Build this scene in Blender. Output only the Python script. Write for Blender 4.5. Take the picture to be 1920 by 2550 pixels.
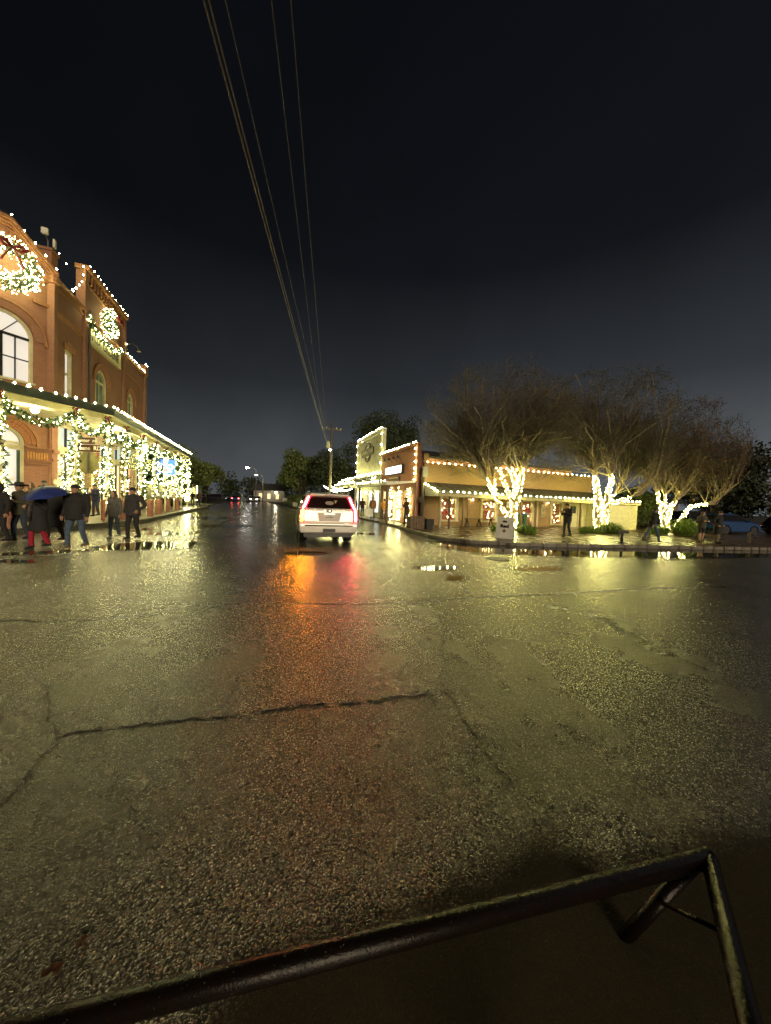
import bpy, bmesh, math, random
import numpy as np
from mathutils import Vector, Matrix
random.seed(7); RNG = np.random.default_rng(11)
for o in list(bpy.data.objects): bpy.data.objects.remove(o)
SC = bpy.context.scene; COL = SC.collection
R = math.radians; PI = math.pi

# ------------------------------------------------------------------ camera
F_PX, CAM_H, PITCH, ROLL = 830.0, 1.7, R(2.0), R(2.3)      # photo is 1920 x 2550
_fw = np.array([0, math.cos(PITCH), -math.sin(PITCH)]); _r0 = np.array([1., 0, 0]); _u0 = np.array([0, math.sin(PITCH), math.cos(PITCH)])
_rt = _r0*math.cos(ROLL) + _u0*math.sin(ROLL); _up = _u0*math.cos(ROLL) - _r0*math.sin(ROLL)
_C = np.array([0, 0, CAM_H])
cam = bpy.data.cameras.new('camera'); camo = bpy.data.objects.new('camera', cam); COL.objects.link(camo)
m = Matrix.Identity(4)
for i in range(3):
    m[i][0] = _rt[i]; m[i][1] = _up[i]; m[i][2] = -_fw[i]; m[i][3] = _C[i]
camo.matrix_world = m
cam.sensor_fit = 'HORIZONTAL'; cam.sensor_width = 36.0; cam.lens = 36.0*F_PX/1920.0
cam.clip_start = 0.05; cam.clip_end = 3000
SC.camera = camo

# ------------------------------------------------------------------ night sky, one dim warm sun added as fill from behind the camera
world = bpy.data.worlds.new('World'); SC.world = world; world.use_nodes = True
nt = world.node_tree; nt.nodes.clear()
wo = nt.nodes.new('ShaderNodeOutputWorld'); bg = nt.nodes.new('ShaderNodeBackground'); tc = nt.nodes.new('ShaderNodeTexCoord')
sx = nt.nodes.new('ShaderNodeSeparateXYZ'); nt.links.new(tc.outputs['Generated'], sx.inputs[0])
rp = nt.nodes.new('ShaderNodeValToRGB'); nt.links.new(sx.outputs['Z'], rp.inputs[0])
el = rp.color_ramp.elements; el[0].position = 0.0; el[0].color = (.0268, .0292, .0310, 1); el[1].position = 1.0; el[1].color = (.0006, .0008, .0013, 1)
for p_, c_ in ((.12, (.0205, .0227, .0246, 1)), (.30, (.0076, .0086, .0099, 1)), (.55, (.0017, .0020, .0027, 1))):
    e_ = el.new(p_); e_.color = c_
nz = nt.nodes.new('ShaderNodeTexNoise'); nz.inputs['Scale'].default_value = 2.6; nz.inputs['Detail'].default_value = 6; nz.inputs['Roughness'].default_value = .55
nt.links.new(tc.outputs['Generated'], nz.inputs['Vector'])
mr = nt.nodes.new('ShaderNodeMapRange'); mr.inputs[1].default_value = -1; mr.inputs[2].default_value = 1; mr.inputs[3].default_value = .10; mr.inputs[4].default_value = 1.40
nt.links.new(sx.outputs['X'], mr.inputs[0])
ma = nt.nodes.new('ShaderNodeMath'); ma.operation = 'MULTIPLY_ADD'; ma.inputs[1].default_value = .9; nt.links.new(nz.outputs[0], ma.inputs[0]); nt.links.new(mr.outputs[0], ma.inputs[2])
nt.links.new(rp.outputs[0], bg.inputs[0]); nt.links.new(ma.outputs[0], bg.inputs[1]); nt.links.new(bg.outputs[0], wo.inputs[0])
sun = bpy.data.lights.new('fill_sun', 'SUN'); suno = bpy.data.objects.new('fill_sun', sun); COL.objects.link(suno)
sun.energy = 0.72; sun.angle = R(18); sun.color = (1.0, .80, .52)
suno.rotation_euler = (R(77), 0, R(24))

SC.view_settings.view_transform = 'Standard'; SC.view_settings.look = 'None'; SC.view_settings.exposure = 1.45; SC.view_settings.gamma = 1.0
SC.view_settings.use_curve_mapping = False
SC.render.engine = 'CYCLES'
cy = SC.cycles; cy.use_denoising = True; cy.denoiser = 'OPENIMAGEDENOISE'; cy.max_bounces = 6; cy.diffuse_bounces = 3; cy.glossy_bounces = 3; cy.transmission_bounces = 4
cy.sample_clamp_indirect = 4.0; cy.sample_clamp_direct = 0; cy.use_light_tree = True; cy.caustics_reflective = False; cy.caustics_refractive = False

# ------------------------------------------------------------------ frames: s = along the street, t = across it (right +)
TH = R(20.2); U = np.array([-math.sin(TH), math.cos(TH), 0]); V = np.array([math.cos(TH), math.sin(TH), 0])
def W(s, t, z=0.0): return U*s + V*t + np.array([0, 0, z])
def ST(p): return float(np.dot(p, U)), float(np.dot(p, V))
def ray(x, y): return _fw + _rt*(x-960)/F_PX - _up*(y-1275)/F_PX
def on_ground(x, y, z=0.0): d = ray(x, y); return _C + d*((z-CAM_H)/d[2])
def at_depth(x, y, Y): d = ray(x, y); return _C + d*(Y/d[1])
def on_t(x, y, t): d = ray(x, y); return _C + d*(t/np.dot(d, V))
def on_s(x, y, s): d = ray(x, y); return _C + d*(s/np.dot(d, U))

# ------------------------------------------------------------------ mesh builder
class MB:
    def __init__(s): s.v = []; s.f = []
    def add(s, vs, fs):
        b = len(s.v); s.v.extend([tuple(map(float, p)) for p in vs]); s.f.extend([tuple(i+b for i in f) for f in fs]); return s
    def box(s, x0, x1, y0, y1, z0, z1):
        return s.add([(x0,y0,z0),(x1,y0,z0),(x1,y1,z0),(x0,y1,z0),(x0,y0,z1),(x1,y0,z1),(x1,y1,z1),(x0,y1,z1)],
                     [(0,3,2,1),(4,5,6,7),(0,1,5,4),(1,2,6,5),(2,3,7,6),(3,0,4,7)])
    def hexa(s, P):   # 8 points, bottom ring then top ring
        return s.add(P, [(0,3,2,1),(4,5,6,7),(0,1,5,4),(1,2,6,5),(2,3,7,6),(3,0,4,7)])
    def prism(s, poly, z0, z1):
        n = len(poly); return s.add([(x,y,z0) for x,y in poly]+[(x,y,z1) for x,y in poly],
            [tuple(range(n-1,-1,-1)), tuple(range(n,2*n))]+[(i,(i+1)%n,n+(i+1)%n,n+i) for i in range(n)])
    def extrude_x(s, poly, hw):   # poly in (y,z); hw(z, y) half width
        n = len(poly); return s.add([(-hw(z,y),y,z) for y,z in poly]+[(hw(z,y),y,z) for y,z in poly],
            [tuple(range(n-1,-1,-1)), tuple(range(n,2*n))]+[(i,(i+1)%n,n+(i+1)%n,n+i) for i in range(n)])
    def tube(s, pts, rad, n=6, caps=True, squash=1.0):
        pts = [np.array(p, float) for p in pts]; k = len(pts)
        if not hasattr(rad, '__len__'): rad = [rad]*k
        vs = []; prev = None
        for i in range(k):
            d = pts[min(i+1,k-1)]-pts[max(i-1,0)]; L = np.linalg.norm(d); d = d/L if L > 1e-9 else np.array([0,0,1.])
            if prev is None:
                a = np.array([0,0,1.]) if abs(d[2]) < .9 else np.array([1.,0,0]); x = np.cross(d, a)
            else: x = prev - d*np.dot(prev, d)
            x = x/(np.linalg.norm(x)+1e-12); prev = x; y = np.cross(d, x)
            for j in range(n):
                a = 2*PI*j/n; vs.append(pts[i] + rad[i]*(x*math.cos(a) + y*math.sin(a)*squash))
        fs = [(i*n+j, i*n+(j+1)%n, (i+1)*n+(j+1)%n, (i+1)*n+j) for i in range(k-1) for j in range(n)]
        if caps: fs += [tuple(range(n-1,-1,-1)), tuple((k-1)*n+j for j in range(n))]
        return s.add(vs, fs)
    def capsule(s, a, b, ra, rb, n=10):
        a = np.array(a, float); b = np.array(b, float); d = b-a; L = np.linalg.norm(d)+1e-9; d /= L
        pts = []; rr = []
        for q in (-1, -.8, -.45): pts.append(a+d*ra*q); rr.append(max(.0008, ra*math.sqrt(1-q*q)))
        pts.append(a); rr.append(ra); pts.append(b); rr.append(rb)
        for q in (.45, .8, 1): pts.append(b+d*rb*q); rr.append(max(.0008, rb*math.sqrt(1-q*q)))
        return s.tube(pts, rr, n)
    def ell(s, c, r, nu=12, nv=8):
        c = np.array(c, float); r = np.array(r if hasattr(r,'__len__') else (r,r,r), float)
        vs = [c+r*np.array([0,0,-1.])]
        for i in range(1, nv):
            a = -PI/2+PI*i/nv
            for j in range(nu):
                b = 2*PI*j/nu; vs.append(c+r*np.array([math.cos(a)*math.cos(b), math.cos(a)*math.sin(b), math.sin(a)]))
        vs.append(c+r*np.array([0,0,1.])); L = len(vs)-1
        fs = [(0, 1+(j+1)%nu, 1+j) for j in range(nu)]
        for i in range(nv-2):
            for j in range(nu):
                p = 1+i*nu; fs.append((p+j, p+(j+1)%nu, p+nu+(j+1)%nu, p+nu+j))
        p = 1+(nv-2)*nu; fs += [(p+j, p+(j+1)%nu, L) for j in range(nu)]
        return s.add(vs, fs)
    def octa(s, c, r):
        c = np.array(c); vs = [c+np.array(d)*r for d in ((1,0,0),(-1,0,0),(0,1,0),(0,-1,0),(0,0,1),(0,0,-1))]
        return s.add(vs, [(0,2,4),(2,1,4),(1,3,4),(3,0,4),(2,0,5),(1,2,5),(3,1,5),(0,3,5)])
    def lathe(s, prof, n=16, c=(0,0,0)):
        vs = [(c[0]+r*math.cos(2*PI*j/n), c[1]+r*math.sin(2*PI*j/n), c[2]+z) for r,z in prof for j in range(n)]
        k = len(prof); fs = [(i*n+j, i*n+(j+1)%n, (i+1)*n+(j+1)%n, (i+1)*n+j) for i in range(k-1) for j in range(n)]
        fs += [tuple(range(n-1,-1,-1)), tuple((k-1)*n+j for j in range(n))]
        return s.add(vs, fs)
    def mapped(s, fn): s.v = [tuple(map(float, fn(*p))) for p in s.v]; return s
    def build(s, name, mat, parent=None, smooth=False, bevel=0, loc=None, rotz=None, uv=True, auto=None):
        me = bpy.data.meshes.new(name); me.from_pydata(s.v, [], s.f)
        if bevel or auto is not None:
            bm = bmesh.new(); bm.from_mesh(me); bmesh.ops.recalc_face_normals(bm, faces=bm.faces)
            if bevel:
                eds = [e for e in bm.edges if len(e.link_faces) == 2 and e.calc_face_angle(0) > .45]
                bmesh.ops.bevel(bm, geom=eds, offset=bevel, segments=2, affect='EDGES', clamp_overlap=True)
            bm.to_mesh(me); bm.free()
        if uv: box_uv(me)
        if smooth or bevel: me.shade_smooth()
        if bevel: me.set_sharp_from_angle(angle=R(38))
        if auto: me.shade_smooth(); me.set_sharp_from_angle(angle=R(auto))
        me.materials.append(mat)
        return link(name, me, parent, loc, rotz)
def link(name, me, parent=None, loc=None, rotz=None):
    o = bpy.data.objects.new(name, me); COL.objects.link(o)
    if parent is not None: o.parent = parent
    if loc is not None: o.location = tuple(map(float, loc))
    if rotz is not None: o.rotation_euler = (0, 0, rotz)
    return o
def box_uv(me):
    n = len(me.loops)
    if n == 0: return
    uvl = me.uv_layers.new(name='UVMap')
    co = np.empty(len(me.vertices)*3); me.vertices.foreach_get('co', co); co = co.reshape(-1,3)
    li = np.empty(n, int); me.loops.foreach_get('vertex_index', li)
    pn = np.empty(len(me.polygons)*3); me.polygons.foreach_get('normal', pn); pn = pn.reshape(-1,3)
    ls = np.empty(len(me.polygons), int); lt = np.empty(len(me.polygons), int)
    me.polygons.foreach_get('loop_start', ls); me.polygons.foreach_get('loop_total', lt)
    pid = np.repeat(np.arange(len(me.polygons)), lt); N = pn[pid]; P = co[li]
    hz = np.hypot(N[:,0], N[:,1])+1e-9; tx = -N[:,1]/hz; ty = N[:,0]/hz; vert = np.abs(N[:,2]) < .75
    flip = np.where((tx + ty*.37) < 0, -1, 1); tx *= flip; ty *= flip
    u = np.where(vert, P[:,0]*tx+P[:,1]*ty, P[:,0]); v = np.where(vert, P[:,2], P[:,1])
    uvl.data.foreach_set('uv', np.column_stack([u, v]).ravel())
def tag(o, label, cat, group=None):
    o['label'] = label; o['category'] = cat
    if group: o['group'] = group
    return o
def thing(name, label, cat, loc, rotz=0.0, group=None):
    o = bpy.data.objects.new(name, None); COL.objects.link(o); o.empty_display_size = .2
    o.location = tuple(map(float, loc)); o.rotation_euler = (0, 0, rotz); return tag(o, label, cat, group)
def struct(o): o['kind'] = 'structure'; return o
def stuff(o): o['kind'] = 'stuff'; return o
def text_mesh(body, size, depth=.004, bold=0.0, align='CENTER'):
    c = bpy.data.curves.new('txt', 'FONT'); c.body = body; c.size = size; c.extrude = depth; c.align_x = align; c.align_y = 'CENTER'; c.offset = bold; c.resolution_u = 3
    o = bpy.data.objects.new('txt', c); COL.objects.link(o); bpy.context.view_layer.update()
    dg = bpy.context.evaluated_depsgraph_get(); me = bpy.data.meshes.new_from_object(o.evaluated_get(dg))
    bpy.data.objects.remove(o); return me
def text_part(name, body, size, mat, parent, origin, xdir, updir=(0,0,1), depth=.006, bold=0.0, sx=1.0):
    me = text_mesh(body, size, depth, bold); x = np.array(xdir, float); x /= np.linalg.norm(x); y = np.array(updir, float); y /= np.linalg.norm(y); n = np.cross(x, y)
    o_ = np.array(origin, float)
    for v in me.vertices: v.co = Vector(o_ + x*v.co.x*sx + y*v.co.y + n*v.co.z)
    me.materials.clear(); me.materials.append(mat); return link(name, me, parent)
def remesh(mb, voxel, smooth_it=2):
    me = bpy.data.meshes.new('tmp'); me.from_pydata(mb.v, [], mb.f)
    bm = bmesh.new(); bm.from_mesh(me); bmesh.ops.recalc_face_normals(bm, faces=bm.faces); bm.to_mesh(me); bm.free()
    o = bpy.data.objects.new('tmp', me); COL.objects.link(o)
    md = o.modifiers.new('r', 'REMESH'); md.mode = 'VOXEL'; md.voxel_size = voxel
    if smooth_it: sm = o.modifiers.new('s', 'SMOOTH'); sm.factor = .5; sm.iterations = smooth_it
    bpy.context.view_layer.update(); dg = bpy.context.evaluated_depsgraph_get()
    r = bpy.data.meshes.new_from_object(o.evaluated_get(dg)); bpy.data.objects.remove(o); r.shade_smooth(); return r

def np_mesh(name, V_, F_, mat, parent=None, smooth=False, loc=None):
    """V_ (n,3) vertices, F_ (m,k) faces, straight into a mesh"""
    me = bpy.data.meshes.new(name); V_ = np.ascontiguousarray(V_, float).reshape(-1, 3); F_ = np.ascontiguousarray(F_, np.int32); m_, k = F_.shape
    me.vertices.add(len(V_)); me.vertices.foreach_set('co', V_.ravel()); me.loops.add(m_*k); me.loops.foreach_set('vertex_index', F_.ravel())
    me.polygons.add(m_); me.polygons.foreach_set('loop_start', np.arange(0, m_*k, k, dtype=np.int32)); me.update(calc_edges=True)
    if smooth: me.shade_smooth()
    me.materials.append(mat); return link(name, me, parent, loc)
def rnd_dirs(rs, n): d = rs.normal(0, 1, (n, 3)); return d/np.linalg.norm(d, axis=1, keepdims=True)
def perp(rs, d): b = np.cross(d, rs.normal(0, 1, d.shape)); return b/(np.linalg.norm(b, axis=1, keepdims=True)+1e-9)
def np_leaves(name, P, size, aspect, rs, mat, parent=None):
    """a folded leaf card of two triangles' worth at each point"""
    n = len(P); a = rnd_dirs(rs, n); b = perp(rs, a); s = (size*rs.uniform(.6, 1.3, n))[:, None]; c = np.cross(a, b)*s*.18
    V_ = np.stack([P-a*s, P+b*s*aspect+c, P+a*s, P-b*s*aspect+c], 1); return np_mesh(name, V_, np.arange(4*n).reshape(n, 4), mat, parent)
OCT = np.array([(1,0,0),(-1,0,0),(0,1,0),(0,-1,0),(0,0,1),(0,0,-1)], float); OCF = np.array([(0,2,4),(2,1,4),(1,3,4),(3,0,4),(2,0,5),(1,2,5),(3,1,5),(0,3,5)])
def np_bulbs(name, P, r, rs, mat, parent=None):
    P = np.array(P); n = len(P); s = (r*rs.uniform(.82, 1.15, n))[:, None, None]; V_ = P[:, None, :]+OCT[None]*s
    return stuff(np_mesh(name, V_, (OCF[None]+6*np.arange(n)[:, None, None]).reshape(-1, 3), mat, parent, smooth=True))
def np_tubes(name, segs, mat, parent=None, n=3):
    """segs: list of (points, radii); vectorised thin tubes, grouped by point count"""
    VV = []; FF = []; base = 0
    for k in sorted(set(len(p) for p, _ in segs)):
        P = np.array([p for p, _ in segs if len(p) == k]); Rr = np.array([r for p, r in segs if len(p) == k]); m_ = len(P)
        D = np.empty_like(P); D[:, 1:-1] = P[:, 2:]-P[:, :-2]; D[:, 0] = P[:, 1]-P[:, 0]; D[:, -1] = P[:, -1]-P[:, -2]; D /= np.linalg.norm(D, axis=2, keepdims=True)+1e-9
        ref = np.where(np.abs(D[:, :1, 2:]) < .9, np.array([0, 0, 1.]), np.array([1., 0, 0])); X = np.cross(D, np.broadcast_to(ref, D.shape)); X /= np.linalg.norm(X, axis=2, keepdims=True)+1e-9; Y = np.cross(D, X)
        ang = 2*PI*np.arange(n)/n; V_ = P[:, :, None, :]+Rr[:, :, None, None]*(X[:, :, None, :]*np.cos(ang)[None, None, :, None]+Y[:, :, None, :]*np.sin(ang)[None, None, :, None])
        f = np.array([(i*n+j, i*n+(j+1) % n, (i+1)*n+(j+1) % n, (i+1)*n+j) for i in range(k-1) for j in range(n)])
        VV.append(V_.reshape(-1, 3)); FF.append((f[None]+(base+k*n*np.arange(m_))[:, None, None]).reshape(-1, 4)); base += m_*k*n
    return np_mesh(name, np.concatenate(VV), np.concatenate(FF), mat, parent, smooth=True)
def along(P, s):
    """points at arc lengths s (array) on polyline P"""
    P = np.array(P); L = np.concatenate([[0], np.cumsum(np.linalg.norm(P[1:]-P[:-1], axis=1))]); i = np.clip(np.searchsorted(L, s)-1, 0, len(P)-2); k = ((s-L[i])/(L[i+1]-L[i]+1e-9))[:, None]; return P[i]+(P[i+1]-P[i])*k
def plen(P): P = np.array(P); return float(np.linalg.norm(P[1:]-P[:-1], axis=1).sum())

# ------------------------------------------------------------------ materials
MATS = {}
class NB:   # small node-tree helper
    def __init__(s, name):
        s.m = bpy.data.materials.new(name); s.m.use_nodes = True; s.t = s.m.node_tree; s.p = s.t.nodes['Principled BSDF']; s.out = s.t.nodes['Material Output']
    def n(s, typ, **kw):
        nd = s.t.nodes.new('ShaderNode'+typ)
        for k, v in kw.items():
            if k.startswith('_'): setattr(nd, k[1:], v)
            else:
                key = k.replace('__', ' ')
                nd.inputs[int(key[1:]) if key[0] == 'i' and key[1:].isdigit() else key].default_value = v
        return nd
    def l(s, a, b): s.t.links.new(a, b); return s
    def ramp(s, src, stops):
        r = s.n('ValToRGB'); e = r.color_ramp.elements
        e[0].position, e[0].color = stops[0][0], tuple(stops[0][1])+(1,); e[1].position, e[1].color = stops[-1][0], tuple(stops[-1][1])+(1,)
        for p, c in stops[1:-1]: q = e.new(p); q.color = tuple(c)+(1,)
        s.l(src, r.inputs[0]); return r.outputs[0]
    def rng(s, src, a, b, c, d):
        r = s.n('MapRange'); 
        for i, v in enumerate((a, b, c, d)): r.inputs[i+1].default_value = v
        s.l(src, r.inputs[0]); return r.outputs[0]
    def bump(s, h, strength, dist, prev=None):
        b = s.n('Bump'); b.inputs['Strength'].default_value = strength; b.inputs['Distance'].default_value = dist; s.l(h, b.inputs['Height'])
        if prev is not None: s.l(prev, b.inputs['Normal'])
        return b.outputs[0]
    def coord(s, kind='Object'): return s.n('TexCoord').outputs[kind]
    def noise(s, vec, scale, detail=4, rough=.55): 
        q = s.n('TexNoise', Scale=scale, Detail=detail, Roughness=rough); s.l(vec, q.inputs['Vector']); return q.outputs[0]
    def mixc(s, fac, a, b, mode='MIX'):
        q = s.n('Mix'); q.data_type = 'RGBA'; q.blend_type = mode
        for src, i in ((fac, 0), (a, 6), (b, 7)):
            if hasattr(src, 'is_linked'): s.l(src, q.inputs[i])
            elif isinstance(src, (int, float)): q.inputs[i].default_value = src
            else: q.inputs[i].default_value = tuple(src)+(1,)
        return q.outputs[2]
def plain(name, col, rough=.6, metal=0.0, var=.25, scale=6.0, bump=0.0, spec=.5, coat=0.0, mottle=None, subs=0):
    if name in MATS: return MATS[name]
    b = NB(name); c = b.coord(); n = b.noise(c, scale, 5)
    d = mottle or tuple(x*(1-var) for x in col); hi = tuple(min(1, x*(1+var*.7)) for x in col)
    b.l(b.ramp(n, [(.3, d), (.7, hi)]), b.p.inputs['Base Color'])
    b.l(b.rng(n, .25, .75, max(.02, rough-.08), min(1, rough+.1)), b.p.inputs['Roughness'])
    b.p.inputs['Metallic'].default_value = metal; b.p.inputs['Specular IOR Level'].default_value = spec; b.p.inputs['Coat Weight'].default_value = coat
    if bump: b.l(b.bump(b.noise(c, scale*7, 4), bump, .01), b.p.inputs['Normal'])
    MATS[name] = b.m; return b.m
def emit(name, col, strength, base=(.8,.8,.8)):
    if name in MATS: return MATS[name]
    b = NB(name); b.p.inputs['Base Color'].default_value = tuple(base)+(1,); b.p.inputs['Emission Color'].default_value = tuple(col)+(1,); b.p.inputs['Emission Strength'].default_value = strength
    b.p.inputs['Roughness'].default_value = .4; MATS[name] = b.m; return b.m
def brick(name, c1, c2, mortar, dark, ms=.009, row=.072):
    b = NB(name); uv = b.coord('UV')
    t = b.n('TexBrick', Color1=tuple(c1)+(1,), Color2=tuple(c2)+(1,), Mortar=tuple(mortar)+(1,), Scale=1.0)
    t.inputs['Brick Width'].default_value = .21; t.inputs['Row Height'].default_value = row; t.inputs['Mortar Size'].default_value = ms; t.inputs['Mortar Smooth'].default_value = .2; t.inputs['Bias'].default_value = -.1
    b.l(uv, t.inputs['Vector']); oc = b.coord(); n = b.noise(oc, .7, 6, .6); n2 = b.noise(oc, 9, 4)
    c = b.mixc(b.rng(n, .35, .7, 0, .75), t.outputs['Color'], dark); c = b.mixc(b.rng(n2, .3, .7, 0, .35), c, (.30,.22,.15))
    b.l(c, b.p.inputs['Base Color']); b.p.inputs['Roughness'].default_value = .78
    inv = b.rng(t.outputs['Fac'], 0, 1, 1, 0); nn = b.bump(inv, .7, .012); b.l(b.bump(n2, .25, .02, nn), b.p.inputs['Normal'])
    MATS[name] = b.m; return b.m
def boards(name, col, pitch, dirt=.45, rough=.55, axis='Y', gap=.06):
    b = NB(name); uv = b.coord('UV'); s = b.n('SeparateXYZ'); b.l(uv, s.inputs[0])
    q = b.n('Math', _operation='MULTIPLY', i1=1.0/pitch); b.l(s.outputs[axis], q.inputs[0]); fr = b.n('Math', _operation='FRACT'); b.l(q.outputs[0], fr.inputs[0])
    n = b.noise(b.coord(), 2.2, 6); mp = b.n('Mapping'); mp.inputs['Scale'].default_value = (1.2, 14, 14); b.l(b.coord(), mp.inputs[0]); g = b.noise(mp.outputs[0], 5, 4)
    c = b.ramp(n, [(.3, tuple(x*(1-dirt) for x in col)), (.6, col), (.85, tuple(min(1,x*1.1) for x in col))]); c = b.mixc(b.rng(g,.3,.8,0,.35), c, tuple(x*.6 for x in col), 'MIX')
    b.l(c, b.p.inputs['Base Color']); b.p.inputs['Roughness'].default_value = rough
    nn = b.bump(fr.outputs[0], 1.0, .018); b.l(b.bump(g, .2, .01, nn), b.p.inputs['Normal']); MATS[name] = b.m; return b.m

def asphalt():
    b = NB('wet_asphalt'); c = b.coord()
    wob = b.noise(c, 40, 2); vm = b.n('VectorMath', _operation='MULTIPLY_ADD'); cb = b.n('CombineXYZ'); b.l(wob, cb.inputs[0]); b.l(wob, cb.inputs[1]); b.l(cb.outputs[0], vm.inputs[0]); vm.inputs[1].default_value = (.012,.012,0); b.l(c, vm.inputs[2])
    v = b.n('TexVoronoi', Scale=118.0, Randomness=1.0); b.l(vm.outputs[0], v.inputs['Vector']); v2 = b.n('TexVoronoi', Scale=52.0, Randomness=1.0); b.l(vm.outputs[0], v2.inputs['Vector'])
    big = b.noise(c, .16, 4, .55); mid = b.noise(c, 1.1, 6, .65); spot = b.noise(c, 5.0, 5, .6); fine = b.noise(c, 260, 2)
    sp = b.n('SeparateColor'); b.l(v.outputs['Color'], sp.inputs[0]); sp2 = b.n('SeparateColor'); b.l(v2.outputs['Color'], sp2.inputs[0])
    stone = b.ramp(sp.outputs[0], [(0, (.028,.027,.025)), (.40, (.082,.078,.070)), (.70, (.19,.178,.152)), (.86, (.42,.395,.335)), (1, (.85,.80,.69))])  # stone tones; wet sparkle is put into the palest ones as colour
    big_st = b.ramp(sp2.outputs[1], [(0, (.05,.044,.034)), (.7, (.12,.105,.078)), (1, (.36,.32,.23))])
    col = b.mixc(b.rng(sp2.outputs[0], .62, .66, 0, .8), stone, big_st)                       # scattered larger stones
    edge = b.rng(v.outputs['Distance'], .30, .65, 0, .85); col = b.mixc(edge, col, (.022,.020,.016))
    sx_ = b.n('SeparateXYZ'); b.l(c, sx_.inputs[0]); tr = b.n('Mapping'); tr.inputs['Rotation'].default_value = (0,0,TH-.05); tr.inputs['Scale'].default_value = (.55,.045,1); b.l(c, tr.inputs[0]); track = b.noise(tr.outputs[0], 1.0, 3, .5)
    col = b.mixc(b.rng(track, .48, .66, 0, .55), col, (.066,.063,.057))                        # polished wheel tracks
    col = b.mixc(b.rng(mid, .34, .72, 0, .30), col, (.070,.066,.058)); col = b.mixc(b.rng(big, .45, .68, 0, .35), col, (.095,.089,.078)); col = b.mixc(b.rng(spot, .60, .74, 0, .55), col, (.026,.023,.018))
    b.l(col, b.p.inputs['Base Color'])
    rr = b.n('Math', _operation='ADD'); b.l(b.rng(track, .42, .62, .17, .11), rr.inputs[0]); b.l(b.rng(mid, .3, .7, .08, .13), rr.inputs[1])
    sy = b.n('SeparateXYZ'); b.l(c, sy.inputs[0]); film = b.n('Math', _operation='MULTIPLY_ADD', i1=5.0); b.l(mid, film.inputs[0]); b.l(sy.outputs['Y'], film.inputs[2]); wet = b.rng(film.outputs[0], 6.5, 17.0, 0, 1)   # water film lies deeper out in the crossing
    rgh = b.n('Mix'); b.l(wet, rgh.inputs[0]); b.l(rr.outputs[0], rgh.inputs[2]); b.l(b.rng(mid, .3, .7, .15, .25), rgh.inputs[3]); b.l(rgh.outputs[0], b.p.inputs['Roughness']); b.p.inputs['Specular IOR Level'].default_value = 1.0
    mp = b.n('Mapping'); mp.inputs['Rotation'].default_value = (0,0,TH); mp.inputs['Scale'].default_value = (.5, 1.6, 1); b.l(c, mp.inputs[0]); wav = b.noise(mp.outputs[0], 2.0, 5, .6)
    inv = b.rng(v.outputs['Distance'], .0, .7, 1, 0)
    st = b.n('Bump'); st.inputs['Distance'].default_value = .0035; b.l(inv, st.inputs['Height']); b.l(b.rng(wet, 0, 1, .95, .16), st.inputs['Strength'])
    n2 = b.bump(v2.outputs['Distance'], .14, .006, st.outputs[0]); n3 = b.bump(fine, .12, .002, n2); b.l(b.bump(wav, .42, .03, n3), b.p.inputs['Normal'])
    return b.m
def water():
    """shallow muddy water: thins out to nothing where the mesh attribute 'depth' falls to zero, stones poking through"""
    b = NB('puddle_water'); c = b.coord(); n = b.noise(c, .9, 4)
    b.l(b.ramp(n, [(.3, (.046,.039,.025)), (.7, (.068,.058,.038))]), b.p.inputs['Base Color']); b.p.inputs['Roughness'].default_value = .025
    b.p.inputs['IOR'].default_value = 1.33; b.p.inputs['Specular IOR Level'].default_value = .5
    mp = b.n('Mapping'); mp.inputs['Rotation'].default_value = (0,0,.1); mp.inputs['Scale'].default_value = (.7, 2.2, 1); b.l(c, mp.inputs[0])
    b.l(b.bump(b.noise(mp.outputs[0], 3.0, 3), .05, .02), b.p.inputs['Normal'])
    at = b.n('Attribute'); at.attribute_name = 'depth'; v = b.n('TexVoronoi', Scale=70.0); b.l(c, v.inputs['Vector']); nn = b.noise(c, 9, 5, .65)
    h = b.n('Math', _operation='MULTIPLY_ADD', i1=.9); b.l(nn, h.inputs[0]); b.l(at.outputs['Fac'], h.inputs[2]); h2 = b.n('Math', _operation='MULTIPLY_ADD', i1=.35); b.l(v.outputs['Distance'], h2.inputs[0]); b.l(h.outputs[0], h2.inputs[2])
    al = b.rng(h2.outputs[0], .50, 1.25, 0, .88); tp = b.n('BsdfTransparent'); mx = b.n('MixShader'); b.l(al, mx.inputs[0]); b.l(tp.outputs[0], mx.inputs[1]); b.l(b.p.outputs[0], mx.inputs[2]); b.l(mx.outputs[0], b.out.inputs['Surface'])
    return b.m
def paver():
    b = NB('wet_brick_paving'); uv = b.coord('UV'); t = b.n('TexBrick', Color1=(.13,.065,.04,1), Color2=(.085,.05,.035,1), Mortar=(.03,.026,.02,1), Scale=1.0)
    t.inputs['Brick Width'].default_value = .2; t.inputs['Row Height'].default_value = .1; t.inputs['Mortar Size'].default_value = .008; b.l(uv, t.inputs['Vector'])
    n = b.noise(b.coord(), 1.2, 5); b.l(b.mixc(b.rng(n,.3,.7,0,.5), t.outputs['Color'], (.06,.045,.03)), b.p.inputs['Base Color'])
    b.l(b.rng(n, .3, .7, .16, .42), b.p.inputs['Roughness']); nn = b.bump(b.rng(t.outputs['Fac'],0,1,1,0), .6, .01); b.l(b.bump(b.noise(b.coord(), 14, 4), .4, .02, nn), b.p.inputs['Normal']); return b.m
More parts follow.
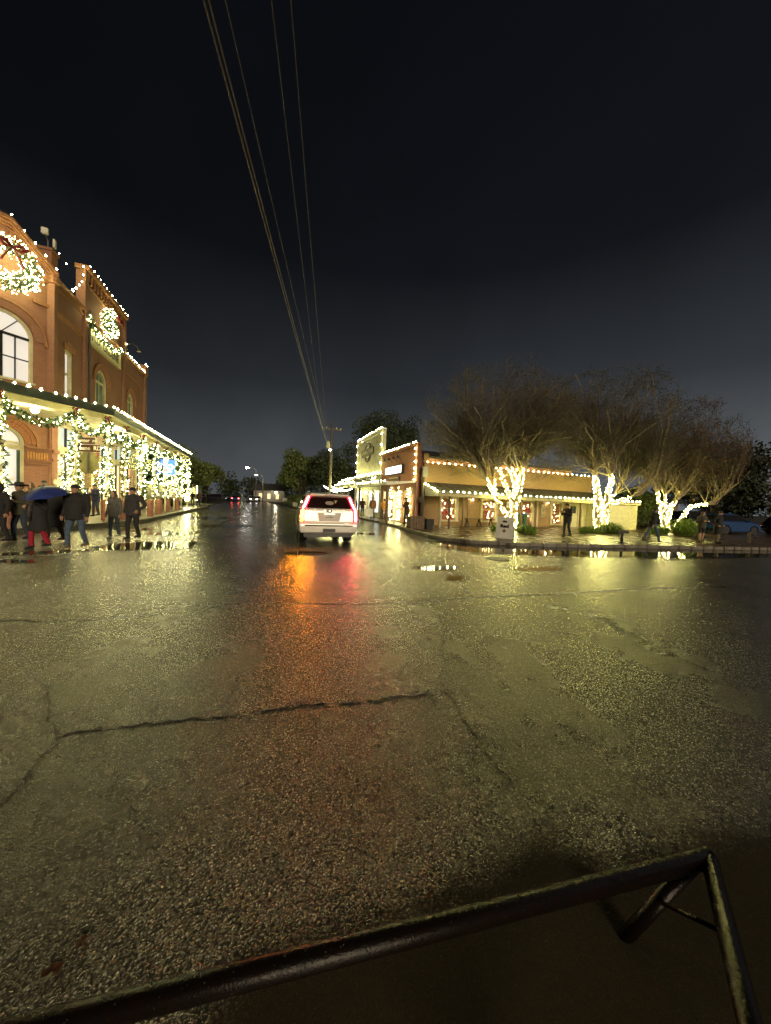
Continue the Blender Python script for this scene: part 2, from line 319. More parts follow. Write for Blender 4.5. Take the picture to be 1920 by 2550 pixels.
def glass(name, tint=(.02,.025,.03), rough=.05):
    if name in MATS: return MATS[name]
    b = NB(name); n = b.noise(b.coord(), 1.5, 3); b.l(b.ramp(n, [(.3, tint), (.7, tuple(x*1.6 for x in tint))]), b.p.inputs['Base Color'])
    b.p.inputs['Roughness'].default_value = rough; b.p.inputs['Specular IOR Level'].default_value = .8; MATS[name] = b.m; return b.m
def lit_pane(name, lo, hi, strength, scale=3.0):
    b = NB(name); n = b.noise(b.coord(), scale, 4); c = b.ramp(n, [(.3, lo), (.7, hi)]); b.l(c, b.p.inputs['Emission Color']); b.p.inputs['Emission Strength'].default_value = strength
    b.p.inputs['Base Color'].default_value = (.3,.3,.3,1); b.p.inputs['Roughness'].default_value = .1; MATS[name] = b.m; return b.m

M_asph = asphalt(); M_water = water(); M_paver = paver()
M_conc = plain('wet_concrete', (.16,.15,.125), .34, var=.35, scale=3, bump=.4)
M_kerb = plain('kerb_stone', (.17,.155,.13), .5, var=.4, scale=5, bump=.5)
M_crack = plain('crack_tar', (.010,.009,.008), .28, var=.4, scale=30, bump=.8)
M_earth = plain('dark_earth', (.035,.038,.022), .9, var=.5, scale=.8, bump=.4)
M_brickR = brick('red_brick', (.31,.100,.058), (.22,.072,.046), (.26,.18,.12), (.17,.062,.044), .011, .085)
M_brickO = brick('orange_brick', (.36,.125,.062), (.27,.092,.05), (.30,.21,.14), (.26,.092,.05), .011, .085)
M_brickT = brick('tan_brick', (.48,.30,.115), (.38,.23,.09), (.11,.07,.035), (.31,.195,.08), .014, .092)
M_brickS = brick('shop_brick', (.44,.155,.10), (.32,.11,.075), (.22,.13,.09), (.30,.11,.07), .012, .088)
M_trimB = plain('brick_trim', (.34,.16,.075), .75, var=.25, scale=5, bump=.3)
M_cream = plain('cream_paint', (.58,.52,.34), .5, var=.18, scale=3)
M_white = plain('white_paint', (.70,.68,.60), .5, var=.15, scale=4)
M_clap = boards('clapboard', (.56,.55,.44), .13)
M_shed = plain('shed_paint', (.60,.57,.36), .55, var=.2, scale=5, bump=.2)
M_soffit = boards('soffit_boards', (.62,.56,.33), .14, axis='X')
M_roofm = plain('dark_green_metal', (.035,.045,.035), .4, var=.35, scale=3)
M_roofd = plain('dark_roof', (.040,.038,.036), .6, var=.4, scale=2)
M_steel = plain('galvanised', (.30,.30,.28), .38, metal=.8, var=.2)
M_dark = plain('black_paint', (.014,.014,.014), .4, var=.4)
M_rail = plain('rail_black_paint', (.0035,.003,.003), .26, spec=.22, var=.5, scale=22, bump=.22, mottle=(.010,.005,.0035))
M_wood = plain('weathered_wood', (.16,.11,.065), .7, var=.4, scale=8, bump=.5)
M_pole = plain('pole_wood', (.085,.065,.045), .75, var=.4, scale=6, bump=.5)
M_bulb = emit('warm_bulb', (1.0, .92, .33), 84.0)
M_mini = emit('mini_bulb', (1.0, .93, .36), 40.0); M_tbulb = emit('tree_bulb', (1.0, .93, .28), 66.0); M_wreath = emit('wreath_bulb', (1.0, .93, .40), 16.0)
M_lampw = emit('lamp_globe', (1.0, .88, .55), 30.0); M_porchl = emit('porch_lamp', (1.0, .86, .48), 120.0)
M_pine = plain('garland_needles', (.030,.070,.022), .6, var=.5, scale=20)
M_ribbon = plain('red_ribbon', (.20,.018,.015), .5, var=.3)
M_wire = plain('cable_rubber', (.06,.055,.045), .5, var=.2); M_line = plain('cable_alloy', (.115,.11,.10), .45, var=.2)
M_bark = plain('lit_bark', (.30,.245,.16), .8, var=.35, scale=9, bump=.5)  # bulb light on trunk and limbs is put into the bark colour
M_twig = plain('brown_twig', (.115,.098,.070), .85, var=.35, scale=5)
M_dead = plain('dry_leaf', (.085,.075,.040), .8, var=.5, scale=3)
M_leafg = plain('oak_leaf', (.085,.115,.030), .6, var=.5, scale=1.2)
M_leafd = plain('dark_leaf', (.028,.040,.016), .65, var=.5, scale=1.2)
M_hedge = plain('hedge_leaf', (.07,.095,.022), .6, var=.5, scale=2)
M_grass = plain('lush_grass', (.20,.32,.05), .55, var=.4, scale=4)
M_glassd = glass('dark_glass'); M_glassb = glass('blue_glass', (.10,.14,.15), .08)
M_room = lit_pane('lit_room', (.80,.70,.58), (.95,.86,.76), .29, .6)
M_shop = lit_pane('lit_shop', (.75,.45,.16), (1.0,.78,.42), .5, 2.5)
M_shopr = lit_pane('lit_shop_red', (.55,.10,.06), (1.0,.62,.30), .5, 7)
M_store = lit_pane('lit_store', (.50,.62,.62), (.85,.88,.78), .75, 2); M_cool = lit_pane('lit_cool', (.42,.60,.62), (.70,.82,.78), .26, 2)
# ================================================================== SETTING: ground, road, pavements, puddles
def ribbon_pts(poly, step):
    out = []
    for (a, b) in zip(poly[:-1], poly[1:]):
        a = np.array(a, float); b = np.array(b, float); n = max(1, int(np.linalg.norm(b-a)/step))
        out += [a+(b-a)*i/n for i in range(n)]
    out.append(np.array(poly[-1], float)); return out
mb = MB(); mb.add([(-900,-300,-.03),(900,-300,-.03),(900,1500,-.03),(-900,1500,-.03)], [(0,1,2,3)])
struct(mb.build('terrain', M_earth))
mb = MB(); mb.add([(-60,-12,0),(75,-12,0),(75,60,0),(-8,180,0),(-80,180,0),(-60,60,0)], [(0,1,2,3,4,5)])
ROAD = struct(mb.build('road', M_asph))

def px_poly(pts, z=0.0): return [on_ground(x, y, z) for x, y in pts]
def jitter_outline(P, step, amp, seed):
    rs = np.random.default_rng(seed); Q = []
    n = len(P)
    for i in range(n):
        a = np.array(P[i][:2]); b = np.array(P[(i+1)%n][:2]); L = np.linalg.norm(b-a); k = max(1, int(L/step)); nn = np.array([-(b-a)[1], (b-a)[0]])/(L+1e-9)
        for j in range(k): Q.append(a+(b-a)*j/k + nn*rs.normal(0, amp) + nn*amp*1.6*math.sin(j*.9+i))
    return Q
def sdist(Pt, poly):
    """signed distance of points to a polygon, inside positive"""
    A = np.array([p[:2] for p in poly]); B = np.roll(A, -1, 0); d = np.full(len(Pt), 1e9); ins = np.zeros(len(Pt), bool)
    for a, b in zip(A, B):
        ab = b-a; k = np.clip(((Pt-a)@ab)/(ab@ab+1e-12), 0, 1); d = np.minimum(d, np.linalg.norm(Pt-a-k[:, None]*ab, axis=1))
        cond = (a[1] > Pt[:, 1]) != (b[1] > Pt[:, 1]); xx = (b[0]-a[0])*(Pt[:, 1]-a[1])/(b[1]-a[1]+1e-12)+a[0]; ins ^= cond & (Pt[:, 0] < xx)
    return np.where(ins, d, -d)
def puddle(pts, cell, fade, seed, z=.004, shallow=None, cut=None):
    poly = px_poly(pts); A = np.array([p[:2] for p in poly]); lo = A.min(0)-fade; hi = A.max(0)+fade
    if cut is not None: lo = np.maximum(lo, cut[0]); hi = np.minimum(hi, cut[1])
    nx, ny = [max(2, int(v)) for v in (hi-lo)/cell]; X, Y = np.meshgrid(np.linspace(lo[0], hi[0], nx), np.linspace(lo[1], hi[1], ny)); Pt = np.column_stack([X.ravel(), Y.ravel()])
    sd = sdist(Pt, poly)
    if shallow is not None: sd = np.minimum(sd, -sdist(Pt, px_poly(shallow))+fade*.62)
    dep = np.clip(sd/fade, -1, 1); I = np.arange(nx*ny).reshape(ny, nx); Fq = np.stack([I[:-1,:-1], I[:-1,1:], I[1:,1:], I[1:,:-1]], -1).reshape(-1, 4); Fq = Fq[(dep[Fq] > -.6).any(1)]
    use = np.unique(Fq); mp_ = np.full(nx*ny, -1); mp_[use] = np.arange(len(use)); V_ = np.column_stack([Pt[use], np.full(len(use), z)])
    o = np_mesh('puddle', V_, mp_[Fq], M_water); at = o.data.attributes.new('depth', 'FLOAT', 'POINT'); at.data.foreach_set('value', dep[use].astype(np.float32)); return struct(o)
puddle([(1060,1346),(1180,1354),(1300,1359),(1480,1363),(1700,1366),(1920,1368),(2150,1372),(2150,1394),(1920,1389),(1700,1392),(1480,1388),(1300,1384),(1200,1380),(1110,1366)], .08, .35, 3)
puddle([(225,1363),(300,1353),(400,1348),(478,1346),(500,1349),(482,1365),(400,1369),(300,1371),(228,1372)], .06, .20, 4)
puddle([(-120,1382),(60,1375),(225,1368),(235,1373),(60,1381),(-120,1390)], .06, .15, 14)
def pud_ell(cx, cy, rx, ry, seed): puddle([(cx+rx*math.cos(a), cy+ry*math.sin(a)) for a in np.linspace(0, 2*PI, 13)[:-1]], .05, .14, seed)
pud_ell(1085,1414,58,7,5); pud_ell(1240,1391,32,3,6); pud_ell(1335,1416,66,6,7); pud_ell(1132,1440,27,8,8); pud_ell(40,1398,60,5,9); pud_ell(760,1378,60,6,10); pud_ell(520,1290,60,4,12); pud_ell(330,1318,55,4,13)
pud_ell(840,1310,40,3,21); pud_ell(905,1330,45,3,22); pud_ell(560,1310,70,4,23); pud_ell(420,1330,60,4,24)
puddle([(600,2345),(720,2315),(860,2275),(1000,2228),(1120,2175),(1230,2120),(1290,2078),(1330,2058),(1400,2083),(1460,2110),(1530,2116),(1600,2090),(1750,2060),(1920,2045),(2300,2030),(2400,2800),(300,2800),(420,2640),(500,2480)], .02, .22, 11, cut=(np.array([-1.2,.35]), np.array([3.2,3.0])))

def crack(pts, w, seed, jit=.014, lip=0):
    rs = np.random.default_rng(seed); P = [p[:2] for p in px_poly(pts)]; P = ribbon_pts(P, .045); vs = []; fs = []
    for i, p in enumerate(P):
        d = P[min(i+1,len(P)-1)]-P[max(i-1,0)]; d = d/(np.linalg.norm(d)+1e-9); nn = np.array([-d[1], d[0]]); c = p+nn*rs.normal(0, jit); ww = w*rs.uniform(.45, 1.3)
        vs += [(c[0]-nn[0]*ww, c[1]-nn[1]*ww, .0035), (c[0]+nn[0]*ww, c[1]+nn[1]*ww, .0035)]
        if i: fs.append((2*i-2, 2*i-1, 2*i+1, 2*i))
    mb = MB(); mb.add(vs, fs); o = mb.build('crack', M_crack, ROAD)
    if lip:
        L_ = MB(); k0 = 0
        while k0 < len(P)-3:
            k1 = min(len(P)-1, k0+int(rs.integers(4, 14))); seg_ = [np.array([vs[2*i+1][0], vs[2*i+1][1], .001])+np.array([0,.012,0])+rs.normal(0,.003,3)*np.array([1,1,.3]) for i in range(k0, k1)]
            if len(seg_) > 2: L_.tube(seg_, list(.010*lip*rs.uniform(.5,1.1,len(seg_))), 6)
            k0 = k1+int(rs.integers(0, 4))
        L_.build('crack_lip', M_asph, ROAD, smooth=True)
    return o
crack([(150,1832),(270,1815),(400,1800),(560,1785),(760,1757),(900,1750),(1000,1735),(1115,1725)], .010, 1, .009, .8)
crack([(150,1832),(90,1900),(40,1965),(-30,2040)], .009, 2, .008, .6)
crack([(150,1832),(118,1795),(125,1745),(110,1700)], .007, 3, .006)
crack([(1115,1725),(1100,1680),(1104,1600),(1090,1545),(1062,1500)], .010, 4, .012)
crack([(1115,1725),(1150,1780),(1200,1850),(1240,1900),(1270,1960)], .013, 5, .022, .6)
crack([(1104,1600),(1125,1570),(1120,1545)], .006, 41, .012); crack([(760,1757),(790,1790),(780,1830)], .005, 42, .012); crack([(400,1800),(385,1770),(400,1745)], .005, 43, .012); crack([(1200,1850),(1260,1840),(1300,1860)], .006, 44, .015); crack([(640,1504),(900,1503),(1060,1498),(1170,1488),(1400,1478),(1600,1466),(1810,1462)], .03, 6, .03)
crack([(0,1545),(200,1545),(340,1535),(480,1510),(640,1504)], .022, 7, .03)
crack([(1480,1530),(1560,1570),(1600,1590)], .05, 8, .05); crack([(1600,1590),(1700,1640),(1760,1670)], .018, 18, .03)
crack([(1170,1488),(1150,1460),(1120,1425)], .02, 9, .03); crack([(130,1592),(170,1588)], .02, 10, .02); crack([(415,1542),(500,1540)], .02, 12, .02)
crack([(20,1392),(230,1372),(420,1366),(500,1330),(560,1300),(640,1272)], .045, 13, .06)

# fallen leaves, flat on the asphalt
leafm = MB(); ang = np.linspace(0, 2*PI, 11)[:-1]
leafm.add([(.05*(1 if i%2 else .72)*math.cos(a)*1.2, .05*(1 if i%2 else .72)*math.sin(a), .006+.006*(i%3)) for i, a in enumerate(ang)]+[(0,0,.004)], [(i,(i+1)%10,10) for i in range(10)])
lo = None
for (x, y, sc, rz) in ((130,2420,1.0,.3),(205,2345,.75,1.4),(530,2198,.5,2.2),(405,2200,.4,.6),(380,1580,.9,1.0),(25,2105,.45,2.0),(1070,2232,.5,.9),(640,2010,.35,.2),(930,1950,.35,1.7)):
    p = on_ground(x, y, .004)
    if lo is None: lo = leafm.build('fallen_leaf', plain('wet_leaf', (.085,.035,.016), .3, var=.5, scale=30)); o = lo
    else: o = lo.copy(); COL.objects.link(o)
    o.location = p; o.scale = (sc*.55, sc*.55, sc*.4); o.rotation_euler = (0, 0, rz); tag(o, 'brown fallen leaf lying flat on the wet asphalt', 'leaf', 'fallen leaves on the road')

# left pavement (s, t)
KL = [(6,-17),(12.4,-10.6),(14.6,-8.35),(18.0,-6.62),(19.4,-6.05),(20.8,-5.85),(24,-5.85),(44,-6.0)]
def st_prism(poly, z0, z1): mb = MB(); mb.prism([tuple(W(s,t)[:2]) for s,t in poly], z0, z1); return mb
SWL = struct(st_prism(KL+[(44,-40),(6,-40)], -.02, .2).build('pavement', M_conc))
def kerb_line(pts, width, z0, z1, inward, name, parent=None):
    mb = MB(); P = [W(s,t)[:2] for s,t in pts]; off = []
    for i, p in enumerate(P):
        d = P[min(i+1,len(P)-1)]-P[max(i-1,0)]; d = d/np.linalg.norm(d); off.append(p+np.array([-d[1], d[0]])*inward*width)
    for i in range(len(P)-1): mb.hexa([(*P[i],z0),(*P[i+1],z0),(*off[i+1],z0),(*off[i],z0),(*P[i],z1),(*P[i+1],z1),(*off[i+1],z1),(*off[i],z1)])
    return mb.build(name, M_kerb, parent)
struct(kerb_line(KL, .17, -.02, .206, 1, 'kerb'))
# right pavement
KRp = [(948,1299),(984,1308),(1011,1316),(1040,1325),(1074,1334),(1100,1339),(1160,1346),(1270,1352.5),(1380,1355.5),(1480,1357.5),(1700,1361.5),(1920,1365.5)]
KR = [(80,6.6),(45,6.9)]+[ST(on_ground(x, y, .12)) for x, y in KRp]; KR += [(KR[-1][0]-3.2, KR[-1][1]+16)]
SWR = struct(st_prism(KR+[(KR[-1][0], 60),(34,60),(80,30)], -.02, .12).build('pavement', M_paver))
KO = struct(kerb_line(KR, .14, -.02, .11, 1, 'kerb'))
stone_pts = ribbon_pts([np.array(W(s,t)[:2]) for s,t in KR[2:]], .02); acc = 0; i0 = 0
L = np.cumsum([0]+[np.linalg.norm(b-a) for a, b in zip(stone_pts[:-1], stone_pts[1:])]); pos = 0.0; ks = MB().box(-.5,.5,-.09,.09,-.10,.035)
ksm = ks.build('kerb_stone', M_kerb, KO, bevel=.015); ksm_data = ksm.data; first = True; rs = random.Random(3)
while pos < L[-1]-1.0:
    ln = rs.uniform(.42, .72); a = stone_pts[int(np.searchsorted(L, pos))]; b = stone_pts[min(len(L)-1, int(np.searchsorted(L, pos+ln-.03)))]
    o = ksm if first else ksm.copy()
    if not first: COL.objects.link(o)
    first = False; mid = (a+b)/2; d = b-a; an = math.atan2(d[1], d[0]); nn = np.array([-math.sin(an), math.cos(an)])
    o.location = (mid[0]+nn[0]*.06, mid[1]+nn[1]*.06, .115+rs.uniform(-.008,.008)); o.rotation_euler = (rs.uniform(-.04,.04), 0, an+rs.uniform(-.02,.02)); o.scale = (np.linalg.norm(d)*.97, rs.uniform(.92,1.06), 1); pos += ln
# grass verge on the far right side of the street
VG = [(37.5,3.9),(44,3.4),(60,2.6),(110,0.5),(110,30),(45,30),(45,6.7),(38.5,6.0)]
struct(st_prism(VG, -.02, .10).build('grass_verge', M_earth)); struct(kerb_line([VG[3],VG[2],VG[1],VG[0],VG[7]], .15, -.02, .13, -1, 'kerb'))
struct(st_prism([(44.5,-40),(44.5,-6.6),(110,-8.5),(110,-40)], -.02, .09).build('lawn', M_earth))
# manhole cover
p = on_ground(1240, 1391.5, .0); mh = thing('manhole_cover', 'round iron manhole cover set in the wet road before the sandwich board', 'manhole', (p[0],p[1],.004))
MB().lathe([(.33,0),(.34,.012),(.30,.012),(.295,.008)], 28).build('rim', M_dark, mh); q = MB()
for i in range(-4,5):
    hw = math.sqrt(.29**2-(i*.065)**2); q.box(-hw, hw, i*.065-.018, i*.065+.018, .006, .013)
q.build('tread', M_dark, mh)

# ================================================================== pipe rail in the foreground
c0 = at_depth(1768,2128,1.40); zr = .28
c0 = on_ground(1766,2136,zr); cl = on_ground(60,2570,zr); cn = on_ground(1880,2600,zr); foot = on_ground(1545,2335,.0)
ext = cl+(cl-c0)*.45; ret = cn+(cn-c0)*1.2
rail = thing('pipe_rail', 'low black painted steel pipe barrier beaded with rain beside a muddy puddle', 'railing', (float(c0[0]), float(c0[1]), 0))
def rel(*P): return [np.array(p)-np.array([c0[0], c0[1], 0]) for p in P]
MB().tube(rel(c0+(c0-cl)*.004, ext), .0315, 20).build('top_rail', M_rail, rail, smooth=True)
MB().tube(rel(c0, c0+(ret-c0)*.5, ret), .030, 20).build('return_rail', M_rail, rail, smooth=True)
MB().ell(rel(c0)[0], .0325, 20, 12).build('corner_weld', M_rail, rail, smooth=True)
st_top = c0+(cl-c0)*.035+np.array([0,0,-.012]); MB().tube(rel(st_top, foot+np.array([0,0,-.02])), .024, 16).build('strut', M_rail, rail, smooth=True)
rod_a = st_top+(foot-st_top)*.5; rod_b = c0+(cn-c0)*.52; MB().tube(rel(rod_a, rod_b), .008, 8).build('tie_rod', M_rail, rail, smooth=True)
fp = ret.copy(); fp[2] = 0; MB().tube(rel(ret+np.array([0,0,.01]), fp-np.array([0,0,.05])), .034, 16).build('post', M_rail, rail, smooth=True)
fp = ext.copy(); fp[2] = 0; MB().tube(rel(ext+np.array([0,0,.01]), fp-np.array([0,0,.05])), .037, 16).build('post', M_rail, rail, smooth=True)
dr = MB(); rs = np.random.default_rng(5)
for i in range(420):
    k = rs.random()**.8; a = rs.uniform(-.3, PI*.9); ax = (ext-c0); ax /= np.linalg.norm(ax); side = np.cross(ax, [0,0,1]); p = c0+(ext-c0)*k+(side*math.cos(a)+np.array([0,0,1])*math.sin(a))*.0317
    r_ = rs.uniform(.0012,.0030); dr.octa(rel(p)[0], r_)
stuff(dr.build('rain_drops', glass('drop', (.02,.02,.02), .04), rail, smooth=True))

# ================================================================== facade helpers
def facade(P, u0, u1, z0, z1, ops, name, mat, parent, depth=.28, seg=14):
    """wall sheet with openings (ua, ub, zb, zs, arched) and reveals; P(u, z, d) -> xyz, d inward"""
    mb = MB(); us = sorted(set([u0, u1]+[a for o in ops for a in o[:2]]))
    def quad(a, b, c, d): mb.add([P(a,c,0),P(b,c,0),P(b,d,0),P(a,d,0)], [(0,1,2,3)])
    for a, b in zip(us[:-1], us[1:]):
        col = sorted([o for o in ops if o[0] <= a+1e-6 and o[1] >= b-1e-6], key=lambda o: o[2]); z = z0
        for o in col:
            if o[2] > z+1e-6: quad(a, b, z, o[2])
            if o[4]:
                c = (o[0]+o[1])/2; r = (o[1]-o[0])/2; th = [PI-PI*i/seg for i in range(seg+1)]; zt = o[3]+r+.02
                arc = [(c+r*math.cos(q), o[3]+r*math.sin(q)) for q in th]
                for (x1,y1),(x2,y2) in zip(arc[:-1], arc[1:]): mb.add([P(x1,y1,0),P(x2,y2,0),P(x2,zt,0),P(x1,zt,0)], [(0,1,2,3)])
                z = zt
            else: z = o[3]
        if z1 > z+1e-6: quad(a, b, z, z1)
    for o in ops:
        ln = [(o[0],o[2]),(o[0],o[3])]
        if o[4]:
            c = (o[0]+o[1])/2; r = (o[1]-o[0])/2; ln += [(c+r*math.cos(PI-PI*i/seg), o[3]+r*math.sin(PI-PI*i/seg)) for i in range(1,seg)]
        ln += [(o[1],o[3]),(o[1],o[2]),(o[0],o[2])]
        for (x1,y1),(x2,y2) in zip(ln[:-1], ln[1:]): mb.add([P(x1,y1,0),P(x2,y2,0),P(x2,y2,depth),P(x1,y1,depth)], [(0,1,2,3)])
    mb.add([P(u0,z1,0),P(u1,z1,0),P(u1,z1,depth+.1),P(u0,z1,depth+.1)], [(0,1,2,3)])
    return mb.build(name, mat, parent)
def pbox(P, a, b, c, d, e, f):   # u a..b, z c..d, depth e..f
    return MB().hexa([P(a,c,e),P(b,c,e),P(b,c,f),P(a,c,f),P(a,d,e),P(b,d,e),P(b,d,f),P(a,d,f)])
def pboxes(P, L):
    m_ = MB()
    for q in L: m_.add(*(lambda z: (z.v, z.f))(pbox(P, *q)))
    return m_
def arch_band(P, c, zs, zb, r0, r1, d0, d1, seg=18, legs=True):
    mb = MB(); pr = []
    if legs: pr.append((c-r0, zb, c-r1, zb))
    for i in range(seg+1):
        a = PI-PI*i/seg; pr.append((c+r0*math.cos(a), zs+r0*math.sin(a), c+r1*math.cos(a), zs+r1*math.sin(a)))
    if legs: pr.append((c+r0, zb, c+r1, zb))
    for (a,b,c_,d),(e,f,g,h) in zip(pr[:-1], pr[1:]): mb.hexa([P(a,b,d0),P(e,f,d0),P(e,f,d1),P(a,b,d1),P(c_,d,d0),P(g,h,d0),P(g,h,d1),P(c_,d,d1)])
    return mb
def arch_pane(P, c, zs, zb, r, d, seg=18):
    mb = MB(); pts = [(c-r,zb),(c-r,zs)]+[(c+r*math.cos(PI-PI*i/seg), zs+r*math.sin(PI-PI*i/seg)) for i in range(1,seg)]+[(c+r,zs),(c+r,zb)]
    n = len(pts); mb.add([P(u,z,d) for u,z in pts]+[P(u,z,d+.02) for u,z in pts], [tuple(range(n)), tuple(range(2*n-1,n-1,-1))]); return mb

# ------------------------------------------------------------------ light strings, garlands
_b = MB(); _b.ell((0,0,0), (.031,.031,.040), 8, 6); BULB = bpy.data.meshes.new('bulb'); BULB.from_pydata(_b.v, [], _b.f); BULB.shade_smooth(); BULB.materials.append(M_bulb); DEAD = BULB.copy(); DEAD.materials.clear(); DEAD.materials.append(glass('dead_bulb', (.2,.2,.18), .1))
def light_string(paths, spacing, label, group=None, scale=1.0, lift=0.0):
    """paths: list of world polylines; one string with a bulb object for each lamp"""
    o0 = np.array(paths[0][0], float); t = thing('light_string', label, 'light string', o0, 0, group); w = MB()
    for path in paths:
        P = [np.array(p, float)-o0 for p in path]; w.tube([p-np.array([0,0,.05*scale]) for p in P], .010, 4)
        L = np.cumsum([0]+[np.linalg.norm(b-a) for a, b in zip(P[:-1], P[1:])]); s = spacing*.4
        while s < L[-1]:
            i = min(len(P)-2, int(np.searchsorted(L, s))-1); k = (s-L[i])/(L[i+1]-L[i]); p = P[i]+(P[i+1]-P[i])*k
            dead = random.random() < .03; b = link('bulb', DEAD if dead else BULB, t, p+np.array([random.uniform(-.015,.015),random.uniform(-.015,.015),lift+random.uniform(-.03,.015)])); b.scale = (scale*random.uniform(.78,1.15),)*3; b.rotation_euler = (random.uniform(-.3,.3), random.uniform(-.3,.3), 0); s += spacing*random.uniform(.84,1.16)
    w.build('cable', M_wire, t); return t
def tuft_pts(P, rad, n, size, rs, fw=.28):
    """n short needle sprigs spread round polyline P -> (n,4,3) quads"""
    p = along(P, rs.uniform(0, plen(P), n)); d = rnd_dirs(rs, n); q = p+d*(rad*rs.uniform(.15,.75,n))[:, None]; e = q+d*(size*rs.uniform(.6,1.3,n))[:, None]+np.array([0,0,-.02]); sd = perp(rs, d)*size*fw
    return np.stack([q, (q+e)/2+sd, e, (q+e)/2-sd], 1)
def tufts(name, P, rad, n, size, rs, mat, parent, fw=.28):
    return stuff(np_mesh(name, tuft_pts(P, rad, n, size, rs, fw), np.arange(4*n).reshape(n, 4), mat, parent))
def scatter_bulbs(name, P, rad, n, r, rs, parent, mat=None):
    p = along(P, plen(P)*(np.arange(n)+rs.random(n))/n); d = rnd_dirs(rs, n); return np_bulbs(name, p+d*(rad*rs.uniform(.75,1.1,n))[:, None], r, rs, mat or M_mini, parent)
def garland(path, label, group, rad=.15, dens=150, bul=26, seed=0, r=.030, cat='garland', bow=None, mat=None):
    rs = np.random.default_rng(seed+50); o0 = np.array(path[0], float); P = [np.array(p, float)-o0 for p in path]; Ln = plen(P)
    t = thing('lit_garland', label, cat, o0, 0, group); tufts('needles', P, rad, int(dens*Ln), .14, rs, M_pine, t)
    scatter_bulbs('mini_bulbs', P, rad, max(3, int(bul*Ln)), r, rs, t, mat)
    if bow is not None: make_bow(t, np.array(bow)-o0)
    return t
def make_bow(parent, c, k=.72):
    m_ = MB()
    for sg in (-1,1):
        m_.tube([c+np.array([0,0,0]), c+np.array([sg*.12,-.05,.09])*k, c+np.array([sg*.20,-.02,.02])*k, c+np.array([sg*.10,-.04,-.05])*k, c], [.02*k,.055*k,.06*k,.045*k,.02*k], 6, squash=.5)
        m_.tube([c, c+np.array([sg*.06,-.05,-.16])*k, c+np.array([sg*.11,-.03,-.34])*k], [.02*k,.04*k,.045*k], 6, squash=.3)
    m_.ell(c+np.array([0,-.05,0])*k, .05*k, 8, 6); m_.build('bow', M_ribbon, parent, smooth=True)
# ================================================================== LEFT: two-storey brick mercantile with a cut-off corner
S0, T0 = 21.95, -10.2
bld = thing('brick_mercantile', 'two-storey red brick shop building with arched windows and lit porch', 'building', W(S0,T0,0), TH)
def PS(u, z, d): return (-d, u, z)                                      # street side, u runs away along the street
k_ = math.sqrt(.5)
def PC(u, z, d): return (-k_*u-k_*d, -k_*u+k_*d, z)                      # cut corner, u runs from the street corner towards the camera side
CW = 3.44; ex, ey = -k_*CW, -k_*CW
def PL(u, z, d): return (ex-u, ey+d, z)                                  # side street face
facade(PS, 0, 3.1, 5.3, 12.1, [(1.15,1.95,6.6,9.15,False)], 'wall', M_brickR, bld)
facade(PS, 3.1, 9.0, 5.3, 14.5, [(4.65,6.25,6.6,8.65,True)], 'wall', M_brickR, bld)
facade(PS, 9.0, 14.05, 5.3, 11.85, [(9.9,11.2,6.6,8.76,True)], 'wall', M_brickR, bld)
facade(PC, 0, CW, .2, 12.0, [(.67,2.77,6.7,8.75,True),(.99,2.45,.2,3.75,True)], 'wall', M_brickO, bld)
facade(PL, 0, 14, .2, 12.0, [(2.0,3.0,6.6,9.0,True),(5.5,6.5,6.6,9.0,True)], 'wall', M_brickR, bld)
mb = MB(); c = CW/2   # gable
pts = [(0,12.0),(0,12.35),(c-.22,13.75),(c+.22,13.75),(CW,12.35),(CW,12.0)]
n = len(pts); mb.add([PC(u,z,0) for u,z in pts]+[PC(u,z,.35) for u,z in pts], [tuple(range(n)), tuple(range(2*n-1,n-1,-1))]+[(i,(i+1)%n,n+(i+1)%n,n+i) for i in range(n)])
mb.build('gable', M_brickO, bld)
mb = MB(); pr = [(-.12,12.27),(c-.25,13.74),(c+.25,13.74),(CW+.12,12.27)]
for lift, d0, d1, th in ((.0,-.34,.4,.12),(-.12,-.24,.0,.10),(-.22,-.14,.0,.10)):
    for (a,b),(e,f) in zip(pr[:-1], pr[1:]): mb.hexa([PC(a,b+lift,d0),PC(e,f+lift,d0),PC(e,f+lift,d1),PC(a,b+lift,d1),PC(a,b+lift+th,d0),PC(e,f+lift+th,d0),PC(e,f+lift+th,d1),PC(a,b+lift+th,d1)])
mb.build('gable_cornice', M_trimB, bld)
for i in range(5):
    for sg in (-1,1):
        u = c+sg*(.3+.3*i); zt = 13.45-(.3+.3*i-.22)*.93; pboxes(PC, [(u-.06,u+.06,zt-.42,zt,-.12,-.001),(u-.08,u+.08,zt-.5,zt-.42,-.07,-.001)]).build('bracket', M_trimB, bld)
# parapets and copings
pboxes(PS, [(-.05,3.1,12.1,12.28,-.16,.4),(0,3.1,11.8,11.88,-.08,-.001)]).build('coping', M_trimB, bld)
pboxes(PS, [(3.02,9.08,14.5,14.75,-.30,.4),(3.1,9.0,13.75,13.85,-.10,-.001),(3.1,9.0,12.0,12.1,-.10,-.001)]).build('coping', M_trimB, bld)
pboxes(PS, [(3.12,8.98,11.2,14.5,.02,.38)]).build('parapet_back', M_brickR, bld)
pboxes(PS, [(9.08,14.1,11.85,12.0,-.16,.4),(9.08,14.1,10.6,10.72,-.08,-.001)]).build('coping', M_trimB, bld)
for i in range(14): pbox(PS, 3.28+i*.41, 3.46+i*.41, 13.95, 14.45, -.14, -.001).build('bracket', M_trimB, bld)
pboxes(PS, [(.14,3.0,10.58,10.72,-.09,-.001),(.14,3.0,10.5,10.58,-.05,-.001)]).build('string_course', M_trimB, bld)
